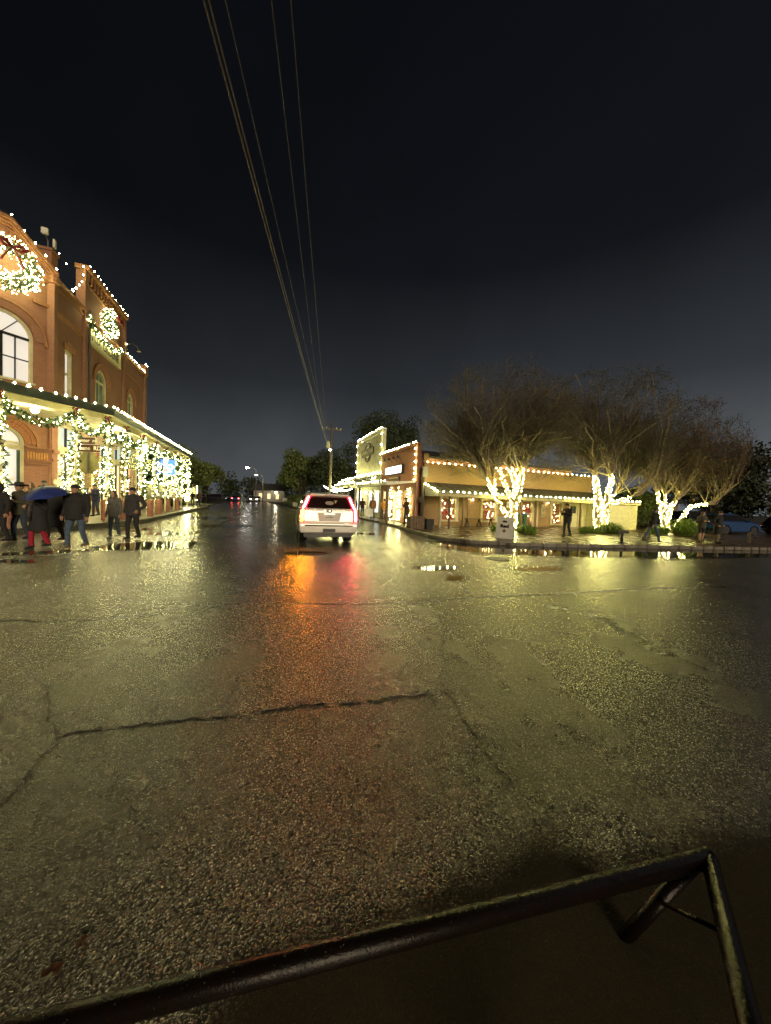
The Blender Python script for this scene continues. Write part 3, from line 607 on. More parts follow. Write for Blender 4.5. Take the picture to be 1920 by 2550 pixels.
pboxes(PC, [(.0,c-1.0,10.58,10.74,-.10,-.001)]).build('string_course', M_trimB, bld); pboxes(PC, [(c+1.0,CW,10.58,10.74,-.10,-.001)]).build('string_course', M_trimB, bld)
# pilasters
for u, zt, w in ((3.1,14.5,.32),(9.0,14.5,.32),(13.75,12.4,.5)): pbox(PS, u-w/2, u+w/2, 5.3, zt, -.14, .0).build('pilaster', M_brickR, bld)
pbox(PS, 13.45, 14.1, 12.0, 12.75, -.2, .4).build('pier_cap', M_brickO, bld)
mb = MB(); mb.box(-.12,.16,-.16,.12,5.3,12.2); mb.build('pilaster', M_brickO, bld)
MB().lathe([(.10,12.15),(.22,12.2),(.22,12.3),(.16,12.36),(.22,12.44),(.22,12.54),(.15,12.6),(.2,12.7),(.12,12.78)], 10, (.08,-.03,-.35)).build('finial', M_trimB, bld)
MB().tube([PS(3.32,5.4,-.2),PS(3.32,12.3,-.2)], .06, 8).build('downpipe', M_dark, bld)
# main upper arched window on the cut corner
def arched_window(P, c, hw, zs, zb, pane, frame, parent, cols, rows, ring, d=.16, fan=True, fw=.13):
    w = arch_band(P, c, zs, zb, hw-fw, hw, d-.10, d+.06).build('window', frame, parent)
    pboxes(P, [(c-hw-.06,c+hw+.06,zb-.10,zb,-.08,d)]).build('sill', frame, w)
    arch_pane(P, c, zs, zb, hw-.03, d+.04).build('pane', pane, w)
    bars = [(c-hw+.05,c+hw-.05,zs-.06,zs+.05,d-.06,d+.03)]
    for i in range(1, cols): u = c-hw+fw+(2*hw-2*fw)*i/cols; wd = .055 if (cols == 4 and i == 2) else .022; bars.append((u-wd,u+wd,zb+.02,zs-.05,d-.03,d+.03))
    for i in range(1, rows): z = zb+(zs-zb)*i/rows; bars.append((c-hw+.06,c+hw-.06,z-.025,z+.025,d-.02,d+.03))
    pboxes(P, bars).build('glazing_bar', frame if cols != 4 else M_dark, w)
    if fan:
        m_ = MB()
        for a in ((PI*.3, PI*.7) if cols == 4 else (PI/2,)): m_.tube([P(c+.05*math.cos(a), zs+.05, d), P(c+(hw-.06)*math.cos(a), zs+(hw-.06)*math.sin(a), d)], .022, 5)
        m_.build('fan_bar', frame if cols != 4 else M_dark, w)
    return w
arched_window(PC, c, 1.05, 8.75, 6.7, M_room, M_cream, bld, 4, 2, None)
arch_band(PC, c, 8.75, 8.75, 1.06, 1.42, -.06, -.001, legs=False).build('brick_arch', M_brickO, bld); arch_band(PC, c, 8.75, 8.6, 1.42, 1.52, -.11, -.001).build('arch_moulding', M_trimB, bld)
arched_window(PC, c, .73, 3.75, .25, M_room, M_cream, bld, 2, 2, None, d=.12)
pboxes(PC, [(c-.60,c+.60,3.42,3.66,.02,.10)]+[(c-.55+.16*i,c-.46+.16*i,3.50,3.58,.0,.02) for i in range(7)]).build('fretwork_rail', M_cream, bld)
pboxes(PC, [(c-.60,c-.50,.25,3.4,.05,.12),(c+.50,c+.60,.25,3.4,.05,.12),(c-.60,c+.60,.25,.9,.06,.12)]).build('door_panel', plain('green_door', (.03,.06,.05), .4), bld)
for i in range(26):     # arch voussoir bricks, each its own piece
    a = PI*(i+.5)/26
    for r0, r1, nm in ((.74,.96,0),(.97,1.14,1)):
        q = MB(); h = PI/26*.44; cs = [(r0,a-h),(r1,a-h),(r1,a+h),(r0,a+h)]
        q.hexa([PC(c+r*math.cos(t_), 3.75+r*math.sin(t_), -.05-.02*nm) for r, t_ in cs]+[PC(c+r*math.cos(t_), 3.75+r*math.sin(t_), .02) for r, t_ in cs]); q.build('brick', plain('arch_brick', (.42,.17,.075), .75, var=.3, scale=12), bld)
arch_band(PC, c, 3.75, 3.6, 1.15, 1.27, -.10, -.001).build('arch_moulding', M_trimB, bld)
for u0 in (.02, CW-.98):
    pboxes(PC, [(u0,u0+.96,3.55,3.63,-.12,-.001),(u0,u0+.96,3.42,3.48,-.09,-.001),(u0,u0+.96,2.92,2.98,-.10,-.001),(u0,u0+.96,2.78,2.84,-.08,-.001),(u0,u0+.08,.2,2.78,-.05,-.001),(u0,u0+.08,3.63,5.2,-.05,-.001)]).build('capital_band', M_brickO, bld)
    for i in range(8): pbox(PC, u0+.13+i*.098, u0+.195+i*.098, 3.03, 3.37, -.06, -.001).build('fluting', plain('ochre_brick', (.48,.24,.08), .7, var=.2), bld)
# narrow window, smaller arched windows
w = pboxes(PS, [(1.15,1.27,6.6,9.15,.04,.2),(1.83,1.95,6.6,9.15,.04,.2),(1.15,1.95,9.0,9.15,.04,.2),(1.15,1.95,7.85,7.93,.06,.2)]).build('window', M_cream, bld)
pbox(PS, 1.17, 1.93, 6.62, 9.1, .20, .22).build('pane', M_room, w); pboxes(PS, [(1.0,2.1,9.16,9.45,-.07,-.001),(1.3,1.8,9.45,9.62,-.05,-.001)]).build('lintel', M_trimB, w)
for c_, hw, zs in ((5.45,.8,8.65),(10.55,.65,8.76)):
    arched_window(PS, c_, hw, zs, 6.6, M_glassb, M_cream, bld, 2, 1, None, d=.14, fw=.17); arch_band(PS, c_, zs, zs, hw+.01, hw+.30, -.05, -.001, legs=False).build('brick_arch', M_brickO, bld)
    arch_band(PS, c_, zs, zs-.15, hw+.30, hw+.40, -.10, -.001).build('arch_moulding', M_trimB, bld)
# blind grille in the gable wall
pboxes(PC, [(.42+.12*(i%3)+.06*(i//3%2),.50+.12*(i%3)+.06*(i//3%2),11.35+.10*(i//3),11.42+.10*(i//3),-.04,-.001) for i in range(6)]).build('pierced_panel', plain('ochre_brick', (.48,.24,.08), .7), bld)
# sign board
sb = pbox(PS, 3.62, 8.02, 10.58, 11.46, -.12, -.005).build('sign_board', plain('sign_cream', (.58,.53,.33), .5, var=.12), bld)
pboxes(PS, [(3.54,8.10,11.46,11.56,-.18,-.005),(3.54,8.10,10.48,10.58,-.18,-.005),(3.54,3.62,10.58,11.46,-.16,-.005),(8.02,8.10,10.58,11.46,-.16,-.005)]).build('sign_frame', M_cream, sb)
text_part('lettering', 'H.D. GRUENE', .80, M_dark, sb, (.128, 5.82, 11.02), (0,1,0), bold=.012, sx=.83)
# ground floor shopfront on the street side
pboxes(PS, [(0,.50,.2,5.3,-.02,.4)]).build('wall', M_brickO, bld); pboxes(PS, [(-.03,.52,3.42,3.6,-.10,-.02),(-.03,.52,3.05,3.15,-.08,-.02)]).build('capital_band', M_brickO, bld)
pboxes(PS, [(.5,14.05,5.05,5.3,-.04,.35)]).build('fascia_beam', M_cream, bld)
M_redcol = plain('terracotta_paint', (.36,.12,.07), .6, var=.2)
bays = [.5,2.75,5.0,7.25,9.5,11.75,14.05]
for i, (a, b) in enumerate(zip(bays[:-1], bays[1:])):
    if i: pbox(PS, a-.16, a+.16, .2, 5.05, -.06, .3).build('column', M_redcol if i in (2,4) else M_cream, bld)
    w = pboxes(PS, [(a+.16,b-.16,3.5,3.9,.04,.2),(a+.16,b-.16,4.95,5.05,.05,.2),(a+.16,a+.26,.9,4.95,.05,.2),(b-.26,b-.16,.9,4.95,.05,.2),(a+.16,b-.16,.2,.9,.02,.25)]).build('shop_window', M_cream, bld)
    pbox(PS, a+.2, b-.2, 3.92, 4.95, .22, .24).build('transom_pane', M_cool, w); pbox(PS, a+.2, b-.2, .9, 3.5, .26, .28).build('pane', (M_shop, M_shopr, M_shop, M_shop, M_shopr, M_shop)[i], w)
    m_ = (a+b)/2; pboxes(PS, [(m_-.03,m_+.03,3.9,4.95,.10,.2),(m_-.03,m_+.03,.9,3.5,.10,.2)]).build('mullion', M_dark, w)
ent = pboxes(PS, [(2.6,7.4,4.55,4.72,-.30,.0),(2.6,7.4,4.72,4.95,-.18,.0),(2.6,7.4,4.95,5.04,-.38,.0)]+[(2.7+.2*i,2.8+.2*i,4.74,4.86,-.26,-.18) for i in range(23)]).build('entablature', plain('pink_cream', (.60,.46,.36), .5), bld)
MB().lathe([(.0,-.16),(.16,-.16),(.18,0),(.16,.16),(0,.16)], 14).mapped(lambda x,y,z: PS(.26+y*0+z*0+x, 1.95+y, -.03-z*.12)).build('plaque', M_cream, bld, smooth=True)
# body of the building behind the faces
mb = MB(); D_ = 15; poly = [(-.4,.25),(-.4,14.05),(-D_,14.05),(-D_,ey+.4),(ex+.1,ey+.4)]; mb.prism(poly, 11.2, 11.35); mb.build('roof', M_roofd, bld)
mb = MB(); mb.box(-D_,-.02,14.06,14.35,.2,11.8); mb.box(-D_,-D_+.3,ey,14.06,.2,11.8); mb.build('rear_wall', M_brickR, bld)
mb = MB(); mb.prism([(-.45,.35),(-.45,13.9),(-14,13.9),(-14,ey+.6),(ex+.2,ey+.6)], .2, 5.2); mb.build('interior', M_dark, bld)
pch = on_t(119, 640, -13.5); s_, t_ = ST(pch); q = MB(); q.box(t_-T0-.35, t_-T0+.35, s_-S0-.35, s_-S0+.35, 11.3, float(pch[2])+.25); q.box(t_-T0-.42, t_-T0+.42, s_-S0-.42, s_-S0+.42, float(pch[2])+.25, float(pch[2])+.42); q.build('chimney', M_brickO, bld)
q = MB(); zc = float(pch[2])+.42; bx, by = t_-T0, s_-S0; q.tube([(bx,by,zc),(bx,by,zc+.6),(bx-.05,by-.2,zc+.95)], .03, 6); q.build('lamp_bracket', M_steel, bld)
q = MB(); q.box(bx-.22,bx+.12,by-.3,by-.12,zc+.85,zc+1.25); q.box(bx+.3,bx+.4,by-.15,by+.1,zc+.2,zc+.75); q.build('floodlight_box', M_white, bld, bevel=.03)
gl = [on_t(*p, -9.95) for p in ((309,865),(318,857),(330,856),(341,863),(346,874))]; MB().tube([np.array([ST(p)[1]-T0, ST(p)[0]-S0, p[2]]) for p in gl], .03, 6).build('gooseneck', M_steel, bld, smooth=True)
p = gl[-1]; MB().lathe([(.04,.12),(.16,-.06),(.15,-.07)], 12, (ST(p)[1]-T0, ST(p)[0]-S0, float(p[2]))).build('gooseneck_shade', M_steel, bld)
# wreath, bow, lit tree on the parapet
rs = np.random.default_rng(21)
Mbl = Matrix.Translation(Vector(W(S0,T0,0))) @ Matrix.Rotation(TH, 4, 'Z')
def BW(p): return np.array(Mbl @ Vector(p))
wc = PC(c, 11.72, -.42); wr = thing('lit_wreath', 'big wreath packed with white lights and a red bow on the gable', 'wreath', BW(wc), TH)
ring = [np.array(PC(c+.82*math.cos(a), 11.72+.82*math.sin(a), -.42))-np.array(wc) for a in np.linspace(0, 2*PI, 33)]
tufts('needles', ring, .42, 1700, .15, rs, M_pine, wr); scatter_bulbs('mini_bulbs', ring, .46, 640, .025, rs, wr, M_wreath)
q = MB(); nvec = np.array([k_, -k_, 0]); al = np.array([-k_, -k_, 0])
for sg in (-1, 1):
    B0 = nvec*.50+np.array([0,0,.55])+al*(-.05); q.tube([B0, B0+al*sg*.22+np.array([0,0,.18]), B0+al*sg*.44+np.array([0,0,.10]), B0+al*sg*.28+np.array([0,0,-.08]), B0], [.05,.15,.18,.13,.05], 8, squash=.6)
    q.tube([B0, B0+al*sg*.2+np.array([0,0,-.35]), B0+al*sg*.36+np.array([0,0,-.75])], [.05,.10,.12], 8, squash=.4)
q.build('bow', M_ribbon, wr, smooth=True)
p = on_t(274, 806, T0+.3); u_w = ST(p)[0]-S0; z_w = float(p[2]); wc = PS(u_w, z_w, -.30); w2 = thing('lit_wreath', 'wreath packed with white lights on the middle parapet above the name board', 'wreath', BW(wc), TH)
ring = [np.array(PS(u_w+.50*math.cos(a), z_w+.68*math.sin(a), -.30))-np.array(wc) for a in np.linspace(0, 2*PI, 29)]
tufts('needles', ring, .30, 1300, .15, rs, M_pine, w2); scatter_bulbs('mini_bulbs', ring, .32, 300, .026, rs, w2, M_wreath)
q = MB(); B0 = np.array([.40,.35,.42])
for sg in (-1,1): q.tube([B0, B0+np.array([0,sg*.22,.16]), B0+np.array([0,sg*.40,.06]), B0+np.array([0,sg*.25,-.08]), B0], [.05,.13,.15,.11,.05], 8, squash=.5)
q.build('bow', M_ribbon, w2, smooth=True)
swp = [on_t(x, y, T0+.3) for x, y in ((222,786),(228,803),(236,820),(248,838),(262,852),(278,867),(292,876),(304,872))]
garland(swp, 'garland of white lights swagged across the parapet over the name board', 'garlands on the brick shop', rad=.15, dens=160, bul=20, seed=3, r=.024)
# parapet strings
TR = [PC(CW+.1,12.55,-.25), PC(c+.22,14.02,-.25), PC(c-.22,14.02,-.25), PC(-.1,12.55,-.25)]
light_string([[BW(p) for p in TR]], .50, 'string of bulbs along the raked gable edge above the big wreath')
mtop = [on_t(x, y, T0+.25) for x, y in ((209,657),(226,674),(242,708),(257,737),(271,752),(290,777),(309,790))]
light_string([[BW(PS(3.1,14.83,-.25)), BW(PS(9.05,14.83,-.25))]], .42, 'string of bulbs along the top of the raised middle parapet')
light_string([[on_t(x, y, T0+.2) for x, y in ((209,657),(206,692),(201,706),(195,713),(188,718),(176,720),(184,726))]], .45, 'loose loop of bulbs hanging at the near end of the raised parapet')
light_string([[BW(PS(9.1,12.9,-.2)), BW(PS(9.15,12.1,-.2)), BW(PS(13.3,12.08,-.2))]], .40, 'string of bulbs along the low end parapet beside the gooseneck lamp')
light_string([[BW(PS(13.4,12.85,-.15)), BW(PS(14.1,12.85,-.15)), BW(PS(14.15,12.5,.3))]], .38, 'few bulbs on top of the corner pier at the far end of the parapet')
light_string([[on_t(141,622,-14.2), on_t(151,637,-14.2), on_t(162,652,-14.2), on_t(172,668,-14.2)]], .8, 'short string of bulbs on the roof edge behind the brick chimney')

# ------------------------------------------------------------------ porch: awning, posts, garlands
OUT = [(36.3,-6.55),(18.3,-6.4),(13.9,-10.1),(13.9,-17)]; INN = [(36.3,-10.24),(S0+.1,-10.24),(S0-2.5,-12.66),(S0-2.5,-17)]
por = thing('porch', 'dark metal porch awning on slim posts wrapping the brick shop corner', 'porch', W(S0,T0+3,.2), TH)
def loc_(s, t, z): return (t-(T0+3), s-S0, z-.2)
for nm, mat, zo, zi, th in (('soffit', M_soffit, 5.02, 5.06, .04), ('roof', M_roofm, 5.20, 6.25, .06)):
    q = MB()
    for i in range(3): q.hexa([loc_(*OUT[i],zo),loc_(*OUT[i+1],zo),loc_(*INN[i+1],zi),loc_(*INN[i],zi),loc_(*OUT[i],zo+th),loc_(*OUT[i+1],zo+th),loc_(*INN[i+1],zi+th),loc_(*INN[i],zi+th)])
    q.build(nm, mat, por)
q = MB(); q2 = MB()
for i in range(3):
    (a,b),(e,f) = OUT[i], OUT[i+1]; d = np.array([e-a, f-b]); d /= np.linalg.norm(d); nn = np.array([d[1], -d[0]])*(1)
    if i == 0: nn = np.array([0,1.])
    o1 = nn*.07; q.hexa([loc_(a,b,4.98),loc_(e,f,4.98),loc_(e+o1[0],f+o1[1],4.98),loc_(a+o1[0],b+o1[1],4.98),loc_(a,b,5.30),loc_(e,f,5.30),loc_(e+o1[0],f+o1[1],5.30),loc_(a+o1[0],b+o1[1],5.30)])
    o2 = -nn*.35; q2.hexa([loc_(a+o2[0],b+o2[1],4.80),loc_(e+o2[0],f+o2[1],4.80),loc_(e+o2[0]*1.4,f+o2[1]*1.4,4.80),loc_(a+o2[0]*1.4,b+o2[1]*1.4,4.80),loc_(a+o2[0],b+o2[1],5.02),loc_(e+o2[0],f+o2[1],5.02),loc_(e+o2[0]*1.4,f+o2[1]*1.4,5.02),loc_(a+o2[0]*1.4,b+o2[1]*1.4,5.02)])
q.build('fascia', M_roofm, por); q2.build('beam', M_cream, por)
posts = [(15.45,-8.55),(17.15,-7.20),(18.45,-6.62),(20.7,-6.68),(23.2,-6.7),(25.8,-6.7),(28.4,-6.72),(31.0,-6.72),(33.6,-6.74),(36.1,-6.75)]
for s, t in posts: MB().tube([loc_(s,t,.2), loc_(s,t,.35), loc_(s,t,4.85)], [.07,.055,.05], 8).build('post', M_cream, por, smooth=True)
light_string([[W(36.3,-6.5,5.36), W(18.3,-6.32,5.36), W(13.85,-10.05,5.36), W(13.85,-16,5.36)]], .36, 'long string of bulbs along the porch awning edge', scale=1.1)
names = ['lit garland wound round the porch post before the arched corner door', 'lit garland wound round the porch post behind the umbrella', 'lit garland wound round the post at the porch bend']
rs = np.random.default_rng(77); ORD = ['first','second','third','fourth','fifth','sixth','seventh','last']
SWL_ = ['lit garland swagged under the awning before the arched corner door', 'lit garland swagged between the umbrella-side post and the porch bend post']
for i, (s, t) in enumerate(posts):
    zb = 1.25 if i > 1 else 1.35
    path = [W(s+.05*math.sin(a*7), t+.05*math.cos(a*7), zb+(4.75-zb)*a) for a in np.linspace(0,1,9)]
    lab = names[i] if i < 3 else 'lit garland wound round the %s street-side porch post past the porch bend' % ORD[i-3]
    garland(path, lab, 'porch post garlands', rad=.18, dens=110, bul=22 if i < 3 else 19, seed=i, r=.022, bow=W(s,t+.1,4.85)-U*.2)
    if i < len(posts)-1:
        s2, t2 = posts[i+1]; sw = [W(s+(s2-s)*a, t+(t2-t)*a, 4.72-.62*4*a*(1-a)) for a in np.linspace(0,1,9)]
        garland(sw, SWL_[i] if i < 2 else 'lit garland swag leading to the %s street-side post past the porch bend' % ORD[i-2], 'porch swag garlands', rad=.14, dens=150, bul=17 if i < 3 else 13, seed=30+i, r=.021)
    if i >= 4:  # second swag and inner drop that make the far porch one field of lights
        sw = [W(s+2.4*a, t-.25, 3.6-1.5*math.sin(PI*a)*(.6+.4*(i%2))) for a in np.linspace(0,1,9)]
        garland(sw, 'lit garland looped low beside the %s street-side porch post past the bend' % ORD[i-3], 'low porch garlands', rad=.14, dens=120, bul=11, seed=60+i, r=.022)
        garland([W(s+1.25,t-.15,4.6), W(s+1.3,t-.2,3.0), W(s+1.2,t-.15,1.5)], 'lit garland hanging straight down just past the %s street-side porch post' % ORD[i-3], 'hanging porch garlands', rad=.14, dens=120, bul=12, seed=90+i, r=.022)
# wreaths of lights framing the shop windows
for (a, b), lab in zip(list(zip(bays[:-1], bays[1:]))[:3], ('lights framing the shop window next to the brick corner pier', 'lights framing the shop window behind the street-name signs', 'lights framing the third shop window under the porch')):
    pth = [BW(PS(a+.3, 1.2, -.12)), BW(PS(a+.35, 2.4, -.12)), BW(PS(a+.5, 3.4, -.12)), BW(PS((a+b)/2, 3.6, -.12)), BW(PS(b-.5, 3.4, -.12)), BW(PS(b-.35, 2.4, -.12)), BW(PS(b-.3, 1.2, -.12))]
    garland(pth, lab, 'window garlands under the porch', rad=.20, dens=110, bul=17, seed=int(a*10), r=.024)
# red bollards on the kerb
bol = MB().lathe([(.17,0),(.17,.85),(.16,.93),(.11,.98),(.0,1.0)], 14)
b0 = None
for ib, (x, y) in enumerate( ((22,1316),(168,1297),(262,1295),(308,1293.5),(374,1285),(396,1280),(417,1274),(440,1269.5))):
    p = on_ground(x, y, .2)
    if b0 is None: b0 = bol.build('bollard', plain('terracotta_concrete', (.30,.12,.075), .5, var=.3, scale=6, bump=.2), smooth=True, auto=40); o = b0
    else: o = b0.copy(); COL.objects.link(o)
    o.location = p; tag(o, 'stout terracotta bollard, %s along the porch kerb counting from the arched corner door' % (['first','second','third','fourth','fifth','sixth','seventh','eighth'][ib]), 'bollard', 'bollards along the porch kerb')
# street-name and stop sign post
sp = on_ground(218, 1300, .2); Yd = sp[1]; sg = thing('street_sign', 'two brown street-name plates above the back of a stop sign', 'street sign', sp, 0)
def sl(x, y): return at_depth(x, y, Yd)-sp
rx = sl(260,1100)-sl(200,1100); rx = np.array([rx[0],0,0]); rx /= np.linalg.norm(rx)
zt = float(sl(218,1093)[2]); MB().box(-.035,.035,-.02,.02,0,zt).build('post', M_steel, sg)
M_sbrown = plain('sign_brown', (.075,.028,.012), .4, var=.2)
for nm, x0, x1, y0, y1, txt, dy in (('name_plate',195,240,1091,1105,'Hunter  rd',-.06),('name_plate',186,251,1109,1124,'Gruene  RD',-.03)):
    a = sl(x0,y1); b = sl(x1,y0); pl = MB().box(float(a[0]),float(b[0]),dy-.012,dy,float(a[2]),float(b[2])).build(nm, M_sbrown, sg)
    text_part('lettering', txt, float(b[2]-a[2])*.80, M_white, pl, (float(a[0]+b[0])/2, dy-.014, float(a[2]+b[2])/2), (1,0,0), depth=.002, bold=.006)
    hh = .02; pl2 = MB().box(float(a[0])-.015,float(b[0])+.015,dy+.0005,dy+.004,float(a[2])-.015,float(b[2])+.015).build('plate_edge', M_white, pl)
cc = sl(218,1152); r8 = float(np.linalg.norm(sl(246,1152)-sl(190,1152)))/2*1.04; q = MB(); pts = [(float(cc[0])+r8*math.cos(PI/8+PI/4*i), float(cc[2])+r8*math.sin(PI/8+PI/4*i)) for i in range(8)]
q.add([(x,.03,z) for x,z in pts]+[(x,.045,z) for x,z in pts], [tuple(range(8)), tuple(range(15,7,-1))]+[(i,(i+1)%8,8+(i+1)%8,8+i) for i in range(8)]); q.build('stop_plate', plain('sign_back', (.33,.30,.13), .5, metal=.3, var=.25, scale=3), sg)
a = sl(213,1180); b = sl(229,1216); MB().box(float(a[0]),float(b[0]),-.05,-.035,float(b[2]),float(a[2])).build('notice_plate', plain('notice', (.55,.40,.22), .5, var=.5, scale=14), sg)
# hanging porch signs, lamp globes
def facing_board(name, label, cat, x0, x1, y0, y1, s, mat, th=.05):
    a = on_s(x0, y1, s); b = on_s(x1, y0, s); c_ = (a+b)/2; t = thing(name, label, cat, c_, TH); hw = abs(ST(b)[1]-ST(a)[1])/2; hh = float(b[2]-a[2])/2
    MB().box(-hw,hw,-th/2,th/2,-hh,hh).build('board', mat, t); return t, hw, hh
M_sgreen = plain('sign_green', (.035,.060,.040), .45, var=.2); M_gold = plain('sign_gold', (.55,.48,.25), .4, var=.15)
t, hw, hh = facing_board('hanging_sign', 'dark green hanging shop sign with arched top and pale lettering under the porch', 'sign', 311, 368, 1143, 1168, 25.0, M_sgreen)
q = MB(); q.add([(hw*.62*math.cos(a), d, hh+.62*hw*math.sin(a)) for d in (-.024,.024) for a in np.linspace(0,PI,13)], [tuple(range(13)), tuple(range(25,12,-1))]+[(i,i+1,14+i,13+i) for i in range(12)]); q.build('arched_top', M_sgreen, t)
q = MB(); q.tube([(hw*.45*math.cos(a), -.035, hh+.45*hw*math.sin(a)) for a in np.linspace(0,PI,13)], .02, 5); q.box(-.16,.16,-.04,-.03,hh+.10,hh+.2); q.box(-.02,.14,-.04,-.03,hh+.22,hh+.42); q.build('emblem', M_gold, t)
text_part('lettering', 'GRUENE', .42, M_gold, t, (0,-.03,hh*.38), (1,0,0), bold=.01); text_part('lettering', 'ANTIQUE CO', .26, M_gold, t, (0,-.03,-hh*.5), (1,0,0), bold=.006)
q = MB()
for x in (-hw*.8, hw*.8): q.tube([(x,0,hh),(x,0,5.0-float(t.location.z))], .012, 4)
q.build('hanger', M_dark, t); q = MB(); q.box(-hw,hw,-.04,-.027,hh-.03,hh); q.box(-hw,hw,-.04,-.027,-hh,-hh+.03); q.box(-hw,-hw+.03,-.04,-.027,-hh,hh); q.box(hw-.03,hw,-.04,-.027,-hh,hh); q.build('border', M_gold, t)
t, hw, hh = facing_board('neon_sign', 'glowing blue and white scroll sign under the far end of the porch', 'neon sign', 389, 436, 1146, 1180, 29.0, emit('neon_blue', (.04,.20,.85), .8, (.02,.05,.2)))
q = MB(); E_ = lambda x, z: (x*hw, -.06, z*hh)
q.tube([E_(-.25,.75),E_(.05,.85),E_(.2,.65),E_(0,.4),E_(-.2,.55)], .045, 6); q.tube([E_(-.3,.35),E_(-.65,.35),E_(-.85,.05),E_(-.55,-.2),E_(-.35,-.1)], .05, 6); q.tube([E_(-.25,.35),E_(.1,.0),E_(.3,-.25)], .06, 6); q.tube([E_(.25,.25),E_(.6,.3),E_(.88,.0),E_(.6,-.25),E_(.35,-.2)], .05, 6); q.tube([E_(-.7,-.55),E_(-.2,-.6),E_(.2,-.55),E_(.65,-.65)], .05, 6)
q.build('neon_tube', emit('neon_white', (.70,.90,1.0), 4.0), t, smooth=True); q = MB(); q.tube([(0,0,hh),(0,0,5.0-float(t.location.z))], .02, 5); q.build('hanger', M_dark, t)
def globe(label, pos, r, drop, cat='lamp', mat=None):
    t = thing('globe_lamp', label, cat, pos, 0); MB().ell((0,0,0), r, 14, 10).build('globe', mat or M_lampw, t, smooth=True)
    if drop > 0: MB().tube([(0,0,r*.9),(0,0,drop)], .02, 6).build('stem', M_dark, t)
    else: MB().tube([(0,0,-r*.9),(0,0,drop)], .035, 8).build('post', M_white, t)
p = on_s(359,1114,23.6); globe('bright round porch lamp hanging above the green hanging sign', p, .15, 5.02-float(p[2]), mat=M_porchl)
p = on_t(466,1242,-7.4); globe('white globe lamp on a short white post at the end of the porch', p, .22, -float(p[2])+.05)
p = on_s(298,1088,22.5); globe('porch ceiling lamp hanging among the garlands near the porch bend', p, .13, 5.02-float(p[2]), mat=M_porchl)
p = W(18.2,-9.0,4.86); globe('flush porch ceiling lamp over the arched corner door', p, .12, 5.02-float(p[2]), mat=M_porchl)
# ================================================================== RIGHT: general store, brick shop, long tan brick side building
TF = 9.75                                            # their street fronts stand on t = 9.75
# ---- general store (clapboard false front)
gs = thing('general_store', 'pale clapboard false-front store with painted oval sign board and lit porch roof', 'building', W(27.9,TF,.12), TH)
def PG(u, z, d): return (d, u, z-.12)                # u away along the street, outward is -x
facade(PG, 0, 8.3, 2.9, 7.95, [], 'wall', M_clap, gs); facade(PG, 0, 8.3, .12, 2.9, [(.4,1.7,.5,2.6,False),(2.4,3.4,.14,2.6,False),(4.1,5.3,.7,2.6,False),(6.0,7.8,.5,2.6,False)], 'wall', M_clap, gs)
pboxes(PG, [(-.02,8.32,7.95,8.10,-.12,.3),(-.03,.16,.12,7.95,-.05,-.001),(8.14,8.33,.12,7.95,-.05,-.001),(0.16,8.14,7.72,7.82,-.06,-.001)]).build('trim', M_white, gs)
pboxes(PG, [(.002,8.298,.12,7.9,.02,.3)]).build('backing', M_clap, gs)
for (a,b,z0,z1,mt) in ((.4,1.7,.5,2.6,M_store),(2.4,3.4,.14,2.6,M_store),(4.1,5.3,.7,2.6,M_shop),(6.0,7.8,.5,2.6,M_store)):
    w = pboxes(PG, [(a,a+.08,z0,z1,-.03,.01),(b-.08,b,z0,z1,-.03,.01),(a,b,z1-.08,z1,-.03,.01),(a,b,z0,z0+.08,-.03,.01),((a+b)/2-.03,(a+b)/2+.03,z0,z1,-.02,.01)]).build('window', M_white, gs); pbox(PG, a+.05, b-.05, z0+.05, z1-.05, .0, .015).build('pane', mt, w)
# oval + banner sign
sgn = MB(); u_c, z_c = 4.35, 6.42; pts = [(u_c+1.15*math.cos(a), z_c+.98*math.sin(a)) for a in np.linspace(0,2*PI,33)[:-1]]; n = len(pts)
sgn.add([PG(u,z,-.05) for u,z in pts]+[PG(u,z,-.003) for u,z in pts], [tuple(range(n)), tuple(range(2*n-1,n-1,-1))]+[(i,(i+1)%n,n+(i+1)%n,n+i) for i in range(n)]); so = sgn.build('oval_sign', M_dark, gs)
q = MB(); pts = [(u_c+.72*math.cos(a), z_c+.62*math.sin(a)) for a in np.linspace(0,2*PI,33)[:-1]]; q.add([PG(u,z,-.06) for u,z in pts], [tuple(range(n))]); q.build('oval_field', M_white, so)
q = pboxes(PG, [(u_c-2.05,u_c+2.05,z_c-.38,z_c+.38,-.09,-.055)]); q.build('banner', M_dark, so)
pboxes(PG, [(u_c-1.97,u_c+1.97,z_c-.31,z_c-.27,-.096,-.09),(u_c-1.97,u_c+1.97,z_c+.27,z_c+.31,-.096,-.09)]).build('banner_line', M_cream, so)
text_part('lettering', 'GENERAL STORE', .50, M_cream, so, PG(u_c, z_c, -.094), (0,-1,0), bold=.012, sx=.98); text_part('lettering', 'GRUENE', .24, M_cream, so, PG(u_c, z_c+.76, -.054), (0,-1,0), bold=.004); text_part('lettering', 'TEXAS', .22, M_cream, so, PG(u_c, z_c-.78, -.054), (0,-1,0), bold=.004)
MB().lathe([(.02,.0),(.10,-.10),(.11,-.11)], 10, PG(u_c+.6, 7.66, -.5)).build('sign_lamp_shade', M_dark, gs); MB().tube([PG(u_c+.6,7.75,-.02),PG(u_c+.6,7.9,-.3),PG(u_c+.6,7.66,-.5)], .015, 5).build('sign_lamp_arm', M_dark, gs)
MB().ell(PG(u_c+.6,7.58,-.5), .05, 8, 6).build('sign_lamp_bulb', emit('sign_lamp', (1.0,.80,.45), 130.0), gs)
